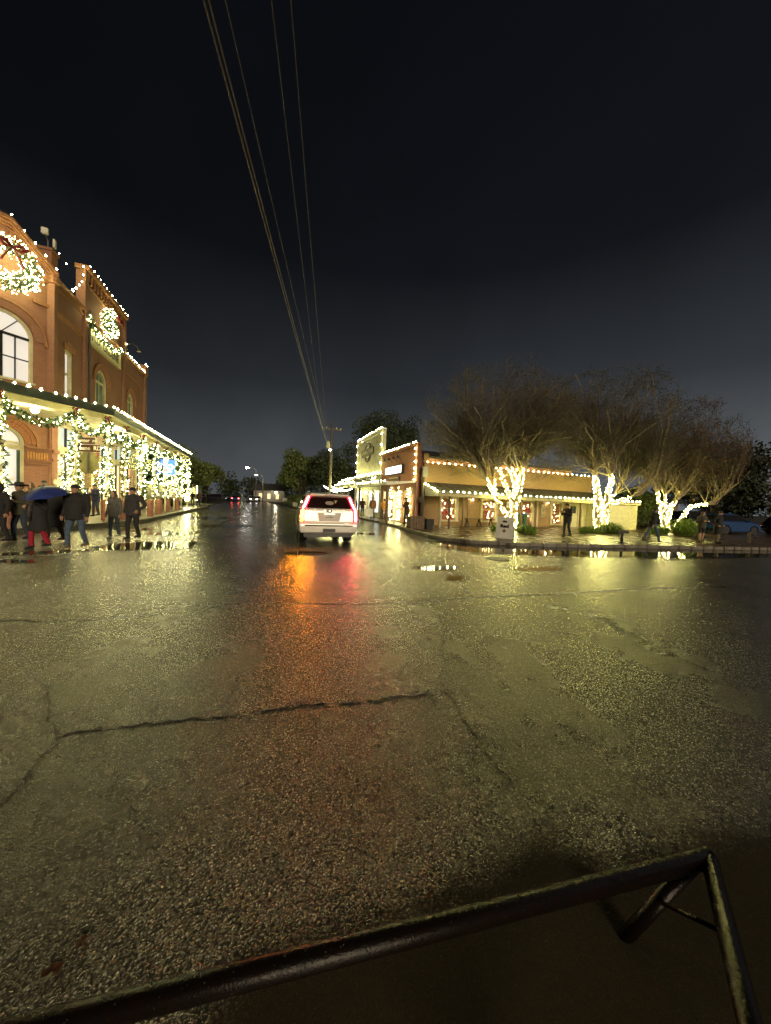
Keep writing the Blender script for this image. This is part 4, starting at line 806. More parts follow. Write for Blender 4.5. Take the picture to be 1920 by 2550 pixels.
q = MB(); q.hexa([PG(0,3.05,-2.4),PG(8.3,3.05,-2.4),PG(8.3,4.0,0),PG(0,4.0,0),PG(0,3.12,-2.4),PG(8.3,3.12,-2.4),PG(8.3,4.08,0),PG(0,4.08,0)]); q.build('porch_roof', M_roofd, gs); pboxes(PG, [(0,8.3,2.86,3.10,-2.46,-2.40)]).build('porch_fascia', M_white, gs)
pboxes(PG, [(0.05,8.25,2.95,2.98,-2.38,-.02)]).build('porch_ceiling', M_clap, gs)
for u in (.25,2.8,5.4,8.1): pbox(PG, u-.06, u+.06, .12, 2.9, -2.3, -2.18).build('porch_post', M_white, gs)
q = MB(); q.box(.32,11,.0,8.3,0,5.4); q.build('side_wall', M_clap, gs); q = MB(); q.prism([(.3,-.3),(.3,8.6),(11.3,8.6),(11.3,-.3)], 5.3, 5.42); q.hexa([(.3,-.3,5.42),(11.3,-.3,5.42),(11.3,8.6,5.42),(.3,8.6,5.42),(.3,4.0,7.0),(11.3,4.0,7.0),(11.3,4.3,7.0),(.3,4.3,7.0)]); q.build('roof', M_roofd, gs)
light_string([[W(27.9,TF-.1,8.15), W(36.2,TF-.1,8.15)]], .30, 'string of bulbs along the top edge of the general store front')
light_string([[W(28.0,TF-.12,7.9), W(28.0,TF-.12,4.1)]], .85, 'bulbs down the near edge of the general store front', scale=1.3)
light_string([[W(36.2,TF-.12,7.9), W(36.2,TF-.12,4.1)]], .85, 'bulbs down the far edge of the general store front')
light_string([[W(27.95,TF-.3,4.15), W(36.2,TF-.3,4.15)]], .75, 'bulbs along the head of the general store porch roof', scale=1.3)
light_string([[W(27.9,TF-2.47,3.15), W(36.2,TF-2.47,3.15)]], .30, 'bulbs along the general store porch eave')
for u, lab in ((29.6,'bunch of lights on the general store wall over the porch, near the brick shop'),(33.6,'bunch of lights on the general store wall over the porch, at its far half')):
    q = [W(u+.35*math.cos(a), TF-.2, 3.75+.28*math.sin(a)) for a in np.linspace(0,2*PI,9)]; garland(q, lab, 'light bunches over the store porch', rad=.3, dens=60, bul=12, seed=int(u), r=.03)
# ---- brick shop with lit white sign
bs = thing('brick_shop', 'small red brick shop with glowing white sign and gooseneck lamps', 'building', W(20.6,TF,.12), TH)
facade(PG, 0, 7.25, 2.75, 5.55, [], 'wall', M_brickS, bs)
facade(PG, 0, 7.25, .12, 2.75, [(.9,2.0,.55,2.5,False),(2.7,4.2,.14,2.5,False),(4.9,6.6,.55,2.5,False)], 'wall', M_brickS, bs)
pboxes(PG, [(-.05,7.25,5.55,5.72,-.12,.3),(-.02,7.25,5.25,5.35,-.07,-.001),(-.06,.34,.12,5.72,-.06,-.001)]+[(.4+.3*i,.52+.3*i,5.35,5.5,-.07,-.001) for i in range(22)]).build('cornice', M_brickS, bs)
pboxes(PG, [(.01,7.24,.12,5.5,.02,.3)]).build('backing', M_brickS, bs)
for (a,b,z0,z1,mt) in ((.9,2.0,.55,2.5,M_shopr),(2.7,4.2,.14,2.5,M_shop),(4.9,6.6,.55,2.5,M_shop)):
    w = pboxes(PG, [(a,a+.1,z0,z1,-.03,.01),(b-.1,b,z0,z1,-.03,.01),(a,b,z1-.1,z1,-.03,.01),((a+b)/2-.03,(a+b)/2+.03,z0,z1,-.02,.01)]).build('window', M_cream, bs); pbox(PG, a+.05, b-.05, z0+.02, z1-.05, .0, .015).build('pane', mt, w)
sb = pboxes(PG, [(2.25,5.65,3.72,4.42,-.22,-.02)]).build('sign_box', M_dark, bs); pbox(PG, 2.33, 5.57, 3.82, 4.36, -.24, -.221).build('sign_face', emit('sign_white', (1.0,.97,.92), 1.6), sb)
pboxes(PG, [(2.9,5.1,3.22,3.55,-.14,-.02)]).build('sub_sign', plain('sub_sign_brown', (.10,.05,.03), .5), bs); pboxes(PG, [(3.1,4.95,3.44,3.52,-.15,-.141)]).build('sub_sign_line', M_cream, bs)
for i in range(4):
    u = 2.5+i*.95; q = MB(); q.tube([PG(u+.35,4.75,-.02),PG(u+.35,5.05,-.2),PG(u+.2,5.2,-.42),PG(u+.05,5.08,-.42)], .018, 5); q.lathe([(.03,.12),(.14,-.08),(.13,-.085)], 12, PG(u+.05,4.98,-.42)); q.build('gooseneck_lamp', M_dark, bs)
    MB().ell(PG(u+.05,4.965,-.42), .036, 8, 6).build('lamp_bulb', emit('pink_lamp', (1.0,.42,.32), 300.0), bs)
q = MB(); q.hexa([PG(0,2.72,-2.2),PG(7.25,2.72,-2.2),PG(7.25,3.0,0),PG(0,3.0,0),PG(0,2.95,-2.2),PG(7.25,2.95,-2.2),PG(7.25,3.1,0),PG(0,3.1,0)]); q.build('canopy', M_white, bs)
for u in (.2,7.05): pbox(PG, u-.07, u+.07, .12, 2.72, -2.1, -1.96).build('canopy_post', M_wood, bs)
q = MB(); q.box(.32,14,.02,7.2,0,4.6); q.build('side_wall', M_brickS, bs); q = MB(); q.box(.3,14.2,-.02,7.24,4.6,4.75); q.box(1.0,14,7.0,7.3,4.75,5.6); q.build('roof', M_roofd, bs)
light_string([[W(20.6,TF-.12,5.78), W(27.8,TF-.12,5.78)]], .42, 'bulbs along the parapet of the brick shop', scale=1.2)
light_string([[W(20.72,TF-.15,5.5), W(20.72,TF-.15,3.15)]], .44, 'bulbs down the corner of the brick shop', scale=1.35)
light_string([[W(20.6,TF-2.22,3.02), W(27.8,TF-2.22,3.02)]], .80, 'bulbs along the canopy edge of the brick shop', scale=1.2)
for s, lab in ((21.4,'column of lights on the brick shop front next to the corner'),(23.2,'column of lights on the brick shop front between door and window'),(24.9,'column of lights on the brick shop front beside the poinsettia')):
    garland([W(s,TF-.18,.25), W(s,TF-.2,1.3), W(s,TF-.18,2.6)], lab, 'light columns on the brick shop', rad=.15, dens=60, bul=22, seed=int(s*7), r=.024)
# ---- long tan brick side building along the cross pavement
SW_ = 20.45; lb = thing('tan_brick_building', 'long low tan brick building with awning and bulb-trimmed parapet', 'building', W(SW_,10.2,.12), TH)
def PB(u, z, d): return (u, d, z-.12)                # u runs along +t, outward is -y
LB = 15.7
facade(PB, 0, LB, .12, 4.25, [(1.35,2.75,.5,2.12,False),(4.75,6.2,.5,2.1,False),(8.4,9.6,.14,2.15,False),(11.4,12.6,.35,2.1,False)], 'wall', M_brickT, lb)
pboxes(PB, [(-.05,LB+.05,4.25,4.36,-.08,.4)]).build('coping', M_trimB, lb); pboxes(PB, [(0,.4,.12,4.36,.29,.6),(-.06,.30,4.36,5.0,-.05,.3)]).build('end_pier', M_brickT, lb)
pboxes(PB, [(.01,LB-.01,.12,4.2,.29,.5)]).build('backing', M_dark, lb)
q = MB(); q.box(.02,LB,.5,9,0,3.7); q.build('rear_block', M_brickT, lb); q = MB(); q.box(.0,LB+.1,.45,9.2,3.7,3.85); q.build('roof', M_roofd, lb)
for (a,b,z0,z1,mt) in ((1.35,2.75,.5,2.12,M_shopr),(4.75,6.2,.5,2.1,M_shopr),(8.4,9.6,.14,2.15,M_shop),(11.4,12.6,.35,2.1,M_shop)):
    w = pboxes(PB, [(a-.06,a+.14,z0,z1,-.04,.2),(b-.14,b+.06,z0,z1,-.04,.2),(a+.14,b-.14,z1-.12,z1,-.04,.2),(a-.1,b+.1,z0-.1,z0,-.09,.2),(a+.14,b-.14,(z0+z1)/2-.02,(z0+z1)/2+.02,.05,.2)]).build('window', M_cream, lb); pbox(PB, a+.12, b-.12, z0, z1-.1, .21, .23).build('pane', mt, w)
    rs = np.random.default_rng(int(a*10)); np_bulbs('window_bulbs', [PB(rs.uniform(a+.2,b-.2), rs.uniform(z0+.1,z1-.2), .17) for i in range(18)], .024, rs, M_mini, w)
    q = MB()
    for i in range(9): q.ell(PB(rs.uniform(a+.25,b-.25), rs.uniform(z0+.1,z1-.4), .17), rs.uniform(.05,.12), 7, 5)
    q.build('ornaments', plain('ornament_red', (.40,.03,.03), .3), w, smooth=True)
awn = [(-.25,19.2)]
q = MB(); E0, E1 = .0, 18.6; q.hexa([PB(E0,2.28,-2.1),PB(E1,2.28,-2.1),PB(E1,2.98,0),PB(E0,2.98,0),PB(E0,2.34,-2.1),PB(E1,2.34,-2.1),PB(E1,3.05,0),PB(E0,3.05,0)]); q.build('awning', plain('awning_metal', (.075,.072,.058), .5, var=.35, scale=2), lb)
pboxes(PB, [(E0,E1,2.10,2.30,-2.16,-2.10)]).build('awning_fascia', plain('fascia_yellow', (.58,.53,.28), .5, var=.2), lb); pboxes(PB, [(E0+.05,E1-.05,2.16,2.18,-2.09,-.02)]).build('awning_ceiling', M_soffit, lb)
q = MB(); q.add([PB(E0,2.1,-2.1),PB(E0,2.1,-.02),PB(E0,2.98,-.02),PB(E0,2.3,-2.1),PB(E0-.03,2.1,-2.1),PB(E0-.03,2.1,-.02),PB(E0-.03,2.98,-.02),PB(E0-.03,2.3,-2.1)], [(0,1,2,3),(7,6,5,4),(0,3,7,4),(2,6,7,3)]); q.build('awning_cheek', M_white, lb)
for u in (.25,6.6,12.2,18.3): pbox(PB, u-.06, u+.06, .12, 2.1, -2.06, -1.94).build('awning_post', M_cream if u < 1 else M_wood, lb)
for i in range(31): u = E0+.3+.6*i; MB().hexa([PB(u-.012,2.342,-2.1),PB(u+.012,2.342,-2.1),PB(u+.012,3.052,-.0),PB(u-.012,3.052,-.0),PB(u-.012,2.372,-2.1),PB(u+.012,2.372,-2.1),PB(u+.012,3.082,-.0),PB(u-.012,3.082,-.0)]).build('roof_seam', plain('awning_metal', (.075,.072,.058), .5), lb)
pboxes(PB, [(E0,E1,2.29,2.37,-2.24,-2.162)]).build('gutter', M_steel, lb); pboxes(PB, [(7.0,7.35,1.5,1.95,-.03,-.002)]).build('notice', M_white, lb); pboxes(PB, [(10.3,10.8,.9,1.9,-.04,-.002)]).build('notice', plain('poster', (.35,.30,.18), .5, var=.6, scale=9), lb); pboxes(PB, [(9.9,10.06,.12,2.1,-.06,-.002)]).build('door_frame', M_cream, lb); pboxes(PB, [(8.24,8.34,.12,2.1,-.06,-.002)]).build('door_frame', M_cream, lb)
for u in (3.9,7.5,10.9): MB().lathe([(.03,.06),(.10,-.04),(.09,-.045)], 10, PB(u,2.08,-.16)).build('wall_lamp', M_dark, lb); MB().ell(PB(u,2.02,-.16), .045, 8, 6).build('wall_lamp_bulb', emit('wall_lamp_bulb', (1.0,.78,.46), 60.0), lb)  # lamp over the bench is real; the other two added to brighten the wall
for u in (3.2,3.6): MB().tube([PB(u,.12,-.05),PB(u,2.2,-.05)], .03, 6).build('downpipe', M_steel, lb)
pboxes(PB, [(13.2,14.2,.12,2.05,-.06,-.002),(14.3,15.6,.12,2.05,-.06,-.002)]).build('door', M_shed, lb); pboxes(PB, [(13.4,14.0,1.25,1.85,-.08,-.061)]).build('door_pane', M_glassd, lb)
light_string([[W(SW_-.05,10.2,4.42), W(SW_-.05,25.8,4.42)]], .50, 'bulbs along the parapet of the long tan brick building')
light_string([[W(SW_-.2,10.16,2.98), W(SW_-2.14,10.16,2.40), W(SW_-2.16,28.7,2.40)]], .46, 'bulbs along the awning edge of the long tan brick building', scale=1.35)
# ---- pale plank shed at its end
sh = thing('plank_shed', 'pale yellow plank shed at the end of the tan brick building', 'shed', W(18.35,25.4,.12), TH)
for i in range(12): MB().hexa([(0,0-.012,i*.16),(3.0,0-.012,i*.16),(3.0,.05,i*.16),(0,.05,i*.16),(0,.006,i*.16+.155),(3.0,.006,i*.16+.155),(3.0,.05,i*.16+.155),(0,.05,i*.16+.155)]).build('plank', M_shed, sh)
MB().box(0,3,.051,2.0,0,1.93).build('body', M_shed, sh); MB().box(2.94,3.06,-.03,.05,0,1.95).build('corner_board', M_shed, sh); MB().box(-.06,.0,-.03,.05,0,1.95).build('corner_board', M_shed, sh)
# ---- utility pole with meter boxes at the corner
p = on_ground(1049,1308,.12); up = thing('corner_pole', 'dark wooden pole with grey meter box at the shop corner', 'pole', p, TH)
MB().tube([(0,0,0),(0,0,4.0)], [.12,.10], 10).build('shaft', M_pole, up, smooth=True); MB().box(-.10,.26,-.16,.0,3.25,3.95).build('meter_box', plain('box_grey', (.34,.34,.27), .5), up, bevel=.02); MB().box(-.25,-.12,-.12,.0,1.55,1.9).build('switch_box', M_dark, up)
# wooden barrel planter, red poinsettia, newspaper box
p = on_ground(1034,1316,.12); br = thing('wooden_planter', 'weathered wooden stave planter box beside the corner pole', 'planter', p, TH)
for i in range(5):
    MB().box(-.42+i*.17,-.27+i*.17,-.30,-.26,0,.72+.02*(i%2)).build('stave', M_wood, br); MB().box(-.42+i*.17,-.27+i*.17,.26,.30,0,.72).build('stave', M_wood, br)
MB().box(-.40,.40,-.25,.25,.02,.66).build('soil', M_earth, br); MB().box(-.44,-.42,-.3,.3,0,.7).build('end_board', M_wood, br); MB().box(.43,.45,-.3,.3,0,.7).build('end_board', M_wood, br)
p = on_ground(1054,1317,.12); MBk = thing('utility_box', 'low black utility box behind the wooden planter', 'box', p+V*.25, TH); MB().box(-.15,.35,-.2,.2,.22,.6).build('case', M_dark, MBk, bevel=.02); MB().box(-.1,.3,-.15,.15,0,.22).build('foot', M_dark, MBk)
p = on_ground(980,1296,.12); po = thing('poinsettia_pot', 'red poinsettia in a pot before the brick shop door', 'potted plant', p+U*.2, 0)
MB().lathe([(.16,0),(.24,.34),(.26,.34),(.26,.40),(.20,.40)], 14).build('pot', M_wood, po); q = MB(); rs = np.random.default_rng(8)
for i in range(70):
    a = rs.uniform(0,2*PI); r_ = rs.uniform(.05,.38); z = .62+.12*(1-r_/.4)+rs.uniform(-.04,.04); d = np.array([math.cos(a),math.sin(a),.1]); sd = np.array([-d[1],d[0],0])*.05; c_ = np.array([r_*math.cos(a), r_*math.sin(a), z]); q.add([c_-d*.07, c_+sd, c_+d*.09, c_-sd], [(0,1,2,3)])
q.build('bracts', plain('poinsettia_red', (.50,.02,.025), .5, var=.3), po, uv=False); tufts('leaves', [np.array([0,0,.38]), np.array([0,0,.6])], .26, 70, .16, rs, M_leafg, po, .35)
# bench
p0 = on_ground(1147,1309,.12); p1 = on_ground(1205,1310,.12); bn = thing('bench', 'low dark wooden bench against the tan brick wall', 'bench', W(19.7,ST(p0)[1],.12), TH); Lb = 2.3
for i in range(3): MB().box(0,Lb,-.2+i*.14,-.08+i*.14,.52,.56).build('seat_plank', M_pole, bn)
for x in (.15,1.15,Lb-.15):
    q = MB(); q.hexa([(x-.03,-.24,0),(x+.03,-.24,0),(x+.03,-.16,0),(x-.03,-.16,0),(x-.03,.0,.52),(x+.03,.0,.52),(x+.03,.08,.52),(x-.03,.08,.52)]); q.hexa([(x-.03,.28,0),(x+.03,.28,0),(x+.03,.36,0),(x-.03,.36,0),(x-.03,.06,.52),(x+.03,.06,.52),(x+.03,.14,.52),(x-.03,.14,.52)]); q.build('leg', M_pole, bn)
# thin post, sandwich board, waste bin, kerb posts
p = on_ground(1117,1317,.12); MB().box(-.05,.05,-.05,.05,0,2.0); o = MB().box(-.05,.05,-.05,.05,0,1.98).build('wooden_post', M_wood, loc=p, rotz=TH); tag(o, 'slim square wooden post standing before the decorated brick window', 'post')
p = (on_ground(1234,1338,.12)+on_ground(1280,1341,.12))/2; ab = thing('sandwich_board', 'white A-frame sandwich board with script lettering on the kerb', 'sandwich board', p, R(8))
def leaf_board(sg): return MB().hexa([(-.36+sg*.0,sg*.30-.015,0),(.36,sg*.30-.015,0),(.36,sg*.30+.015,0),(-.36,sg*.30+.015,0),(-.33,sg*.03-.015,1.02),(.33,sg*.03-.015,1.02),(.33,sg*.03+.015,1.02),(-.33,sg*.03+.015,1.02)])
ab.rotation_euler = (0,0,R(152)); ab.scale = (1.1,1.25,1.0)
M_aw = plain('board_white', (.62,.62,.56), .5, var=.1)
f_ = leaf_board(1).build('panel', M_aw, ab); g_ = leaf_board(-1).build('panel', M_aw, ab)
upv = np.array([0,-.27,1.02]); upv /= np.linalg.norm(upv)
for txt, z, sz, mt in (('the', .80, .13, M_dark), ('Red', .58, .22, M_dark), ('+', .34, .30, M_ribbon)): text_part('lettering', txt, sz, mt, f_, (0, .32-.27*z/1.02+.004, z), (-1,0,0), updir=upv, bold=.008)
q = MB(); q.tube([(-.33,.18,.4),(-.33,-.18,.4)], .008, 4); q.tube([(.33,.18,.4),(.33,-.18,.4)], .008, 4); q.build('stay', M_dark, ab)
p = on_ground(1300,1315,.12); bn = thing('waste_bin', 'green slatted waste bin behind the lit tree trunk', 'bin', p, 0)
for i in range(16):
    a = 2*PI*i/16; MB().tube([(.27*math.cos(a),.27*math.sin(a),.05),(.29*math.cos(a),.29*math.sin(a),.95)], .035, 5).build('slat', plain('bin_green', (.04,.16,.035), .4), bn)
MB().lathe([(.24,.03),(.26,.95),(.24,.95),(.22,.04)], 16).build('liner', M_dark, bn); MB().lathe([(.32,.93),(.33,1.0),(.2,1.08),(.16,1.07)], 18).build('lid', plain('bin_blue', (.06,.14,.30), .4), bn, smooth=True)
p = on_ground(1548,1352,.12); hb = thing('standpipe', 'short dark pipe stand with crosswise head at the kerb', 'standpipe', p, R(5)); MB().tube([(0,0,0),(0,0,.5)], .06, 10).build('stem', M_dark, hb, smooth=True); MB().box(-.25,.30,-.07,.07,.46,.60).build('head', M_dark, hb, bevel=.02); MB().lathe([(.13,0),(.12,.05),(.07,.06)], 12).build('flange', M_dark, hb)
p = on_ground(1865,1352,.12); o = MB().tube([(0,0,0),(0,0,.62)], .07, 8).build('wooden_post', M_pole, loc=p); tag(o, 'short rough wooden post on the pavement before the parked blue car', 'post')
# ================================================================== TREES
def grow(P0, D, r, L, lvl, maxl, segs, tips, rs, env):
    """random branch: segs collects (points, radii, level)"""
    n = 3 if lvl < maxl else 2; pts = [P0]; rad = [r]; p = P0.copy(); d = D/np.linalg.norm(D)
    for i in range(n):
        d = d+rs.normal(0,.16,3)+np.array([0,0,.07 if lvl < 3 else .03]); d /= np.linalg.norm(d)
        q = (p-env[0])/env[1]; ql = np.linalg.norm(q)
        if ql > .92: d = d-q/ql*max(0, np.dot(d, q/ql))*.9; d /= np.linalg.norm(d)
        if ql > 1.05 and lvl > 2: break
        p = p+d*L/n; pts.append(p.copy()); rad.append(r*(1-.45*(i+1)/n))
    if len(pts) < 2: return
    segs.append((pts, rad, lvl))
    if lvl >= maxl: tips.append((pts[-1], d)); return
    k = rs.integers(3, 6) if lvl < 3 else rs.integers(4, 7)
    for j in range(k):
        f = .35+.65*(j+rs.random())/k; idx = f*(len(pts)-1); i = min(len(pts)-2, int(idx)); b = pts[i]+(pts[i+1]-pts[i])*(idx-i)
        a = rs.normal(0,1,3); a -= d*np.dot(a,d); a /= np.linalg.norm(a)+1e-9; sp = rs.uniform(.45,1.0) if f < .95 else rs.uniform(.1,.5)
        grow(b, d*math.cos(sp)+a*math.sin(sp), max(.006, r*(1-.45*f)*rs.uniform(.5,.72)), L*rs.uniform(.62,.85), lvl+1, maxl, segs, tips, rs, env)
def bare_tree(label, wrap_label, px_stems, depth, base_px, crown_px, seed, leaf=1500, leafmat=M_dead, maxl=6, limbs=92):
    rs = np.random.default_rng(seed); base = on_ground(*base_px, .12); Y = base[1]; t = thing('bare_tree', label, 'tree', base, 0, 'bare trees wrapped in lights')
    cx, cy, rx_, ry_ = crown_px; cc = at_depth(cx, cy, Y)-base; A = at_depth(cx+rx_, cy, Y)-at_depth(cx, cy, Y); B = at_depth(cx, cy-ry_, Y)-at_depth(cx, cy, Y)
    env = (cc, np.array([abs(A[0]), abs(A[0])*.85, abs(B[2])])); stems = MB(); segs = []; tips = []; paths = []
    for st, r0, r1, grow_it in px_stems:
        off = rs.uniform(-.35,.35); P = []
        for i, (x, y) in enumerate(st): q = at_depth(x, y, Y)-base; q[1] += off*min(1, i/2.0); P.append(q)
        P[0][2] = max(-.05, P[0][2]) if len(P) < 2 else P[0][2]
        n = len(P); rad = [r0+(r1-r0)*i/(n-1) for i in range(n)]; stems.tube(P, rad, 9); paths.append((P, rad))
        if grow_it:
            d = P[-1]-P[-2]; d /= np.linalg.norm(d)
            for j in range(grow_it):
                a = rs.normal(0,1,3)*np.array([1,1,.4]); dd = d*.8+a*.55+np.array([0,0,.25]); grow(P[-1]-d*.1*j, dd/np.linalg.norm(dd), r1*.75, rs.uniform(1.9,2.8), 1, maxl, segs, tips, rs, env)
    nodes = [(P[-1], P[-1]-P[-2], rad[-1]) for P, rad in paths]; N = limbs
    for j in range(N):
        d = rnd_dirs(rs, 1)[0]; d[2] = abs(d[2])*1.0-.42; d /= np.linalg.norm(d); tgt = env[0]+d*env[1]*rs.uniform(.45,1.0)
        q0, dd, r0 = nodes[int(np.argmin([np.linalg.norm((tgt-q)*np.array([1,1,.35]))+rs.uniform(0,1.2) for q, _, _ in nodes]))]; c1 = q0+dd/np.linalg.norm(dd)*np.linalg.norm(tgt-q0)*.38+np.array([0,0,.3])
        aa = np.linspace(0,1,8)[:,None]; path = (1-aa)**2*q0+2*aa*(1-aa)*c1+aa**2*tgt; path[1:-1] += rs.normal(0,.10,(6,3)); rd = np.linspace(min(.085, r0*.9), .018, 8); segs.append((list(path), list(rd), 2))
        for m_ in range(10):
            f = rs.uniform(.22,1.0); i_ = min(6, int(f*7)); b_ = path[i_]+(path[i_+1]-path[i_])*rs.random(); ax_ = path[i_+1]-path[i_]; ax_ /= np.linalg.norm(ax_); dr_ = ax_*.8+rnd_dirs(rs,1)[0]*.75+np.array([0,0,.30]); grow(b_, dr_/np.linalg.norm(dr_), .018*(1.2-f*.6), rs.uniform(.8,1.35), 4, 5, segs, tips, rs, env)
    tr = stems.build('trunk', M_bark, t, smooth=True, uv=False)
    np_tubes('limbs', [(P, rad) for P, rad, lv in segs if lv <= 3], M_bark, t, 5); stuff(np_tubes('twigs', [(P, [max(x, .008) for x in rad]) for P, rad, lv in segs if lv > 3], M_twig, t, 3))
    TP = np.array([p for p, d in tips]); TD = np.array([d for p, d in tips]); rep = np.repeat(np.arange(len(TP)), 2); d1 = TD[rep]*.7+rnd_dirs(rs, len(rep))*.75+np.array([0,0,.18]); d1 /= np.linalg.norm(d1, axis=1, keepdims=True); ln_ = rs.uniform(.25,.6,len(rep))[:,None]; q0 = TP[rep]-TD[rep]*rs.uniform(0,.25,len(rep))[:,None]; q1 = q0+d1*ln_*.5; q2 = q1+(d1+rnd_dirs(rs, len(rep))*.35)*ln_*.5
    stuff(np_tubes('fine_twigs', [((a, b, c), (.0075, .0065, .005)) for a, b, c in zip(q0, q1, q2)], M_twig, t, 3)); stuff(np_leaves('dry_leaves', TP[rs.integers(0, len(TP), leaf)]+rs.normal(0,.14,(leaf,3)), .05, .5, rs, leafmat, t))
    w = thing('light_wrap', wrap_label, 'light string', base, 0, 'light wraps on the bare trees'); BP = []; wire = []
    for P, rad in paths:
        Ln = plen(P); n = int(Ln*27*max(.6, rad[0]/.17)); s = Ln*(np.arange(n)+.5)/n; p = along(P, s); rr_ = np.interp(s/Ln, np.linspace(0,1,len(rad)), rad); e = along(P, np.minimum(s+.02, Ln+.02)); d = e-along(P, np.maximum(s-.02, 0)); d /= np.linalg.norm(d, axis=1, keepdims=True)+1e-9
        x = np.cross(d, [0,1,0]); x /= np.linalg.norm(x, axis=1, keepdims=True)+1e-9; y = np.cross(d, x); a = rs.uniform(0,2*PI,n); o_ = x*np.cos(a)[:,None]+y*np.sin(a)[:,None]
        q = p+o_*(rr_+.03)[:,None]; BP.append(q[q[:,2] > .05]); a2 = s*2*PI/.16; wire.append((list(p+(x*np.cos(a2)[:,None]+y*np.sin(a2)[:,None])*(rr_+.006)[:,None]), [.005]*n))
    np_bulbs('mini_bulbs', np.concatenate(BP), .023, rs, M_tbulb, w); np_tubes('cable', wire, M_wire, w, 3); return t
bare_tree('broad bare tree with lit trunk and leaning lit arm beside the sandwich board', 'white lights wound round the trunk and leaning arm of the tree by the sandwich board',
    [([(1282,1322),(1280,1290),(1286,1250),(1290,1215),(1284,1180),(1274,1165)], .21, .11, 3), ([(1286,1250),(1298,1200),(1306,1168)], .16, .11, 4), ([(1283,1258),(1266,1225),(1255,1195),(1245,1165)], .10, .06, 3),
     ([(1275,1312),(1262,1282),(1246,1255),(1234,1232),(1222,1212),(1212,1192)], .12, .06, 3), ([(1236,1234),(1233,1212),(1234,1190)], .08, .05, 2)], 22, (1281,1320), (1240,1070,205,150), 41, 12000, maxl=4)
bare_tree('broad bare tree with the thickest lit trunk, standing before the shed', 'white lights wound round the thick trunk before the plank shed',
    [([(1492,1325),(1490,1290),(1494,1240),(1488,1205),(1487,1185)], .27, .14, 4), ([(1500,1325),(1505,1280),(1506,1235),(1516,1205),(1517,1182)], .20, .11, 4), ([(1505,1250),(1530,1252),(1548,1243),(1568,1237)], .09, .05, 3), ([(1508,1246),(1525,1238),(1536,1230)], .07, .045, 2)], 24, (1496,1323), (1500,1062,190,145), 42, 13000, maxl=4)
bare_tree('bare tree with three lit stems spreading in a V, near the parked cars', 'white lights wound round the three spreading stems near the parked cars',
    [([(1658,1326),(1654,1300),(1650,1270),(1642,1240),(1640,1222)], .14, .08, 3), ([(1652,1268),(1655,1240),(1653,1232)], .09, .07, 2), ([(1660,1326),(1668,1295),(1676,1270),(1690,1250),(1700,1235),(1706,1222)], .13, .08, 4), ([(1672,1326),(1682,1310),(1692,1285),(1708,1262),(1730,1258),(1752,1256)], .13, .05, 3), ([(1656,1275),(1668,1262),(1682,1252)], .08, .06, 2)], 26, (1665,1327), (1668,1122,150,138), 43, 15000, plain('russet_leaf', (.20,.085,.030), .8, var=.5, scale=2), maxl=4)
# grass clumps round the trunks
def grass_clump(label, px, n, spread, h, seed):
    rs = np.random.default_rng(seed); p = on_ground(*px, .12); t = thing('grass_clump', label, 'grass', p, 0, 'grass clumps at the tree feet'); q = MB()
    for i in range(n):
        a = rs.uniform(0,2*PI); r_ = spread*math.sqrt(rs.random()); b = np.array([r_*math.cos(a), r_*.5*math.sin(a), 0]); d = np.array([math.cos(a)*.6+rs.normal(0,.4), math.sin(a)*.6+rs.normal(0,.4), 0])*h*1.05; hh = h*rs.uniform(.45,1.5)*(1.15-.5*r_/spread); w_ = np.array([-d[1], d[0], 0]); w_ = w_/(np.linalg.norm(w_)+1e-9)*.018
        m1 = b+d*.35+np.array([0,0,hh*.8]); e = b+d+np.array([0,0,hh*rs.uniform(.25,.9)]); q.add([b-w_, b+w_, m1+w_, m1-w_, e], [(0,1,2,3),(3,2,4)])
    stuff(q.build('blades', M_grass, t, uv=False)); MB().lathe([(spread*.7,-.02),(spread*.6,.02),(.05,.03)], 14).mapped(lambda x,y,z: (x,y*.55,z)).build('root_mound', M_earth, t); return t
grass_clump('low green grass tuft beside the green bin', (1312,1328), 420, .5, .42, 1); grass_clump('small grass tuft left behind the sandwich board', (1236,1322), 200, .3, .36, 2)
grass_clump('wide low grass tuft at the foot of the thick lit trunk', (1470,1328), 420, .7, .40, 3); grass_clump('grass tuft right of the thick lit trunk before the shed', (1520,1328), 600, .6, .62, 4)
grass_clump('tall arching grass clump right of the V-shaped lit tree', (1702,1333), 800, .6, 1.0, 5); grass_clump('grass tuft left of the V-shaped lit tree behind the walking man', (1640,1330), 420, .6, .55, 6)

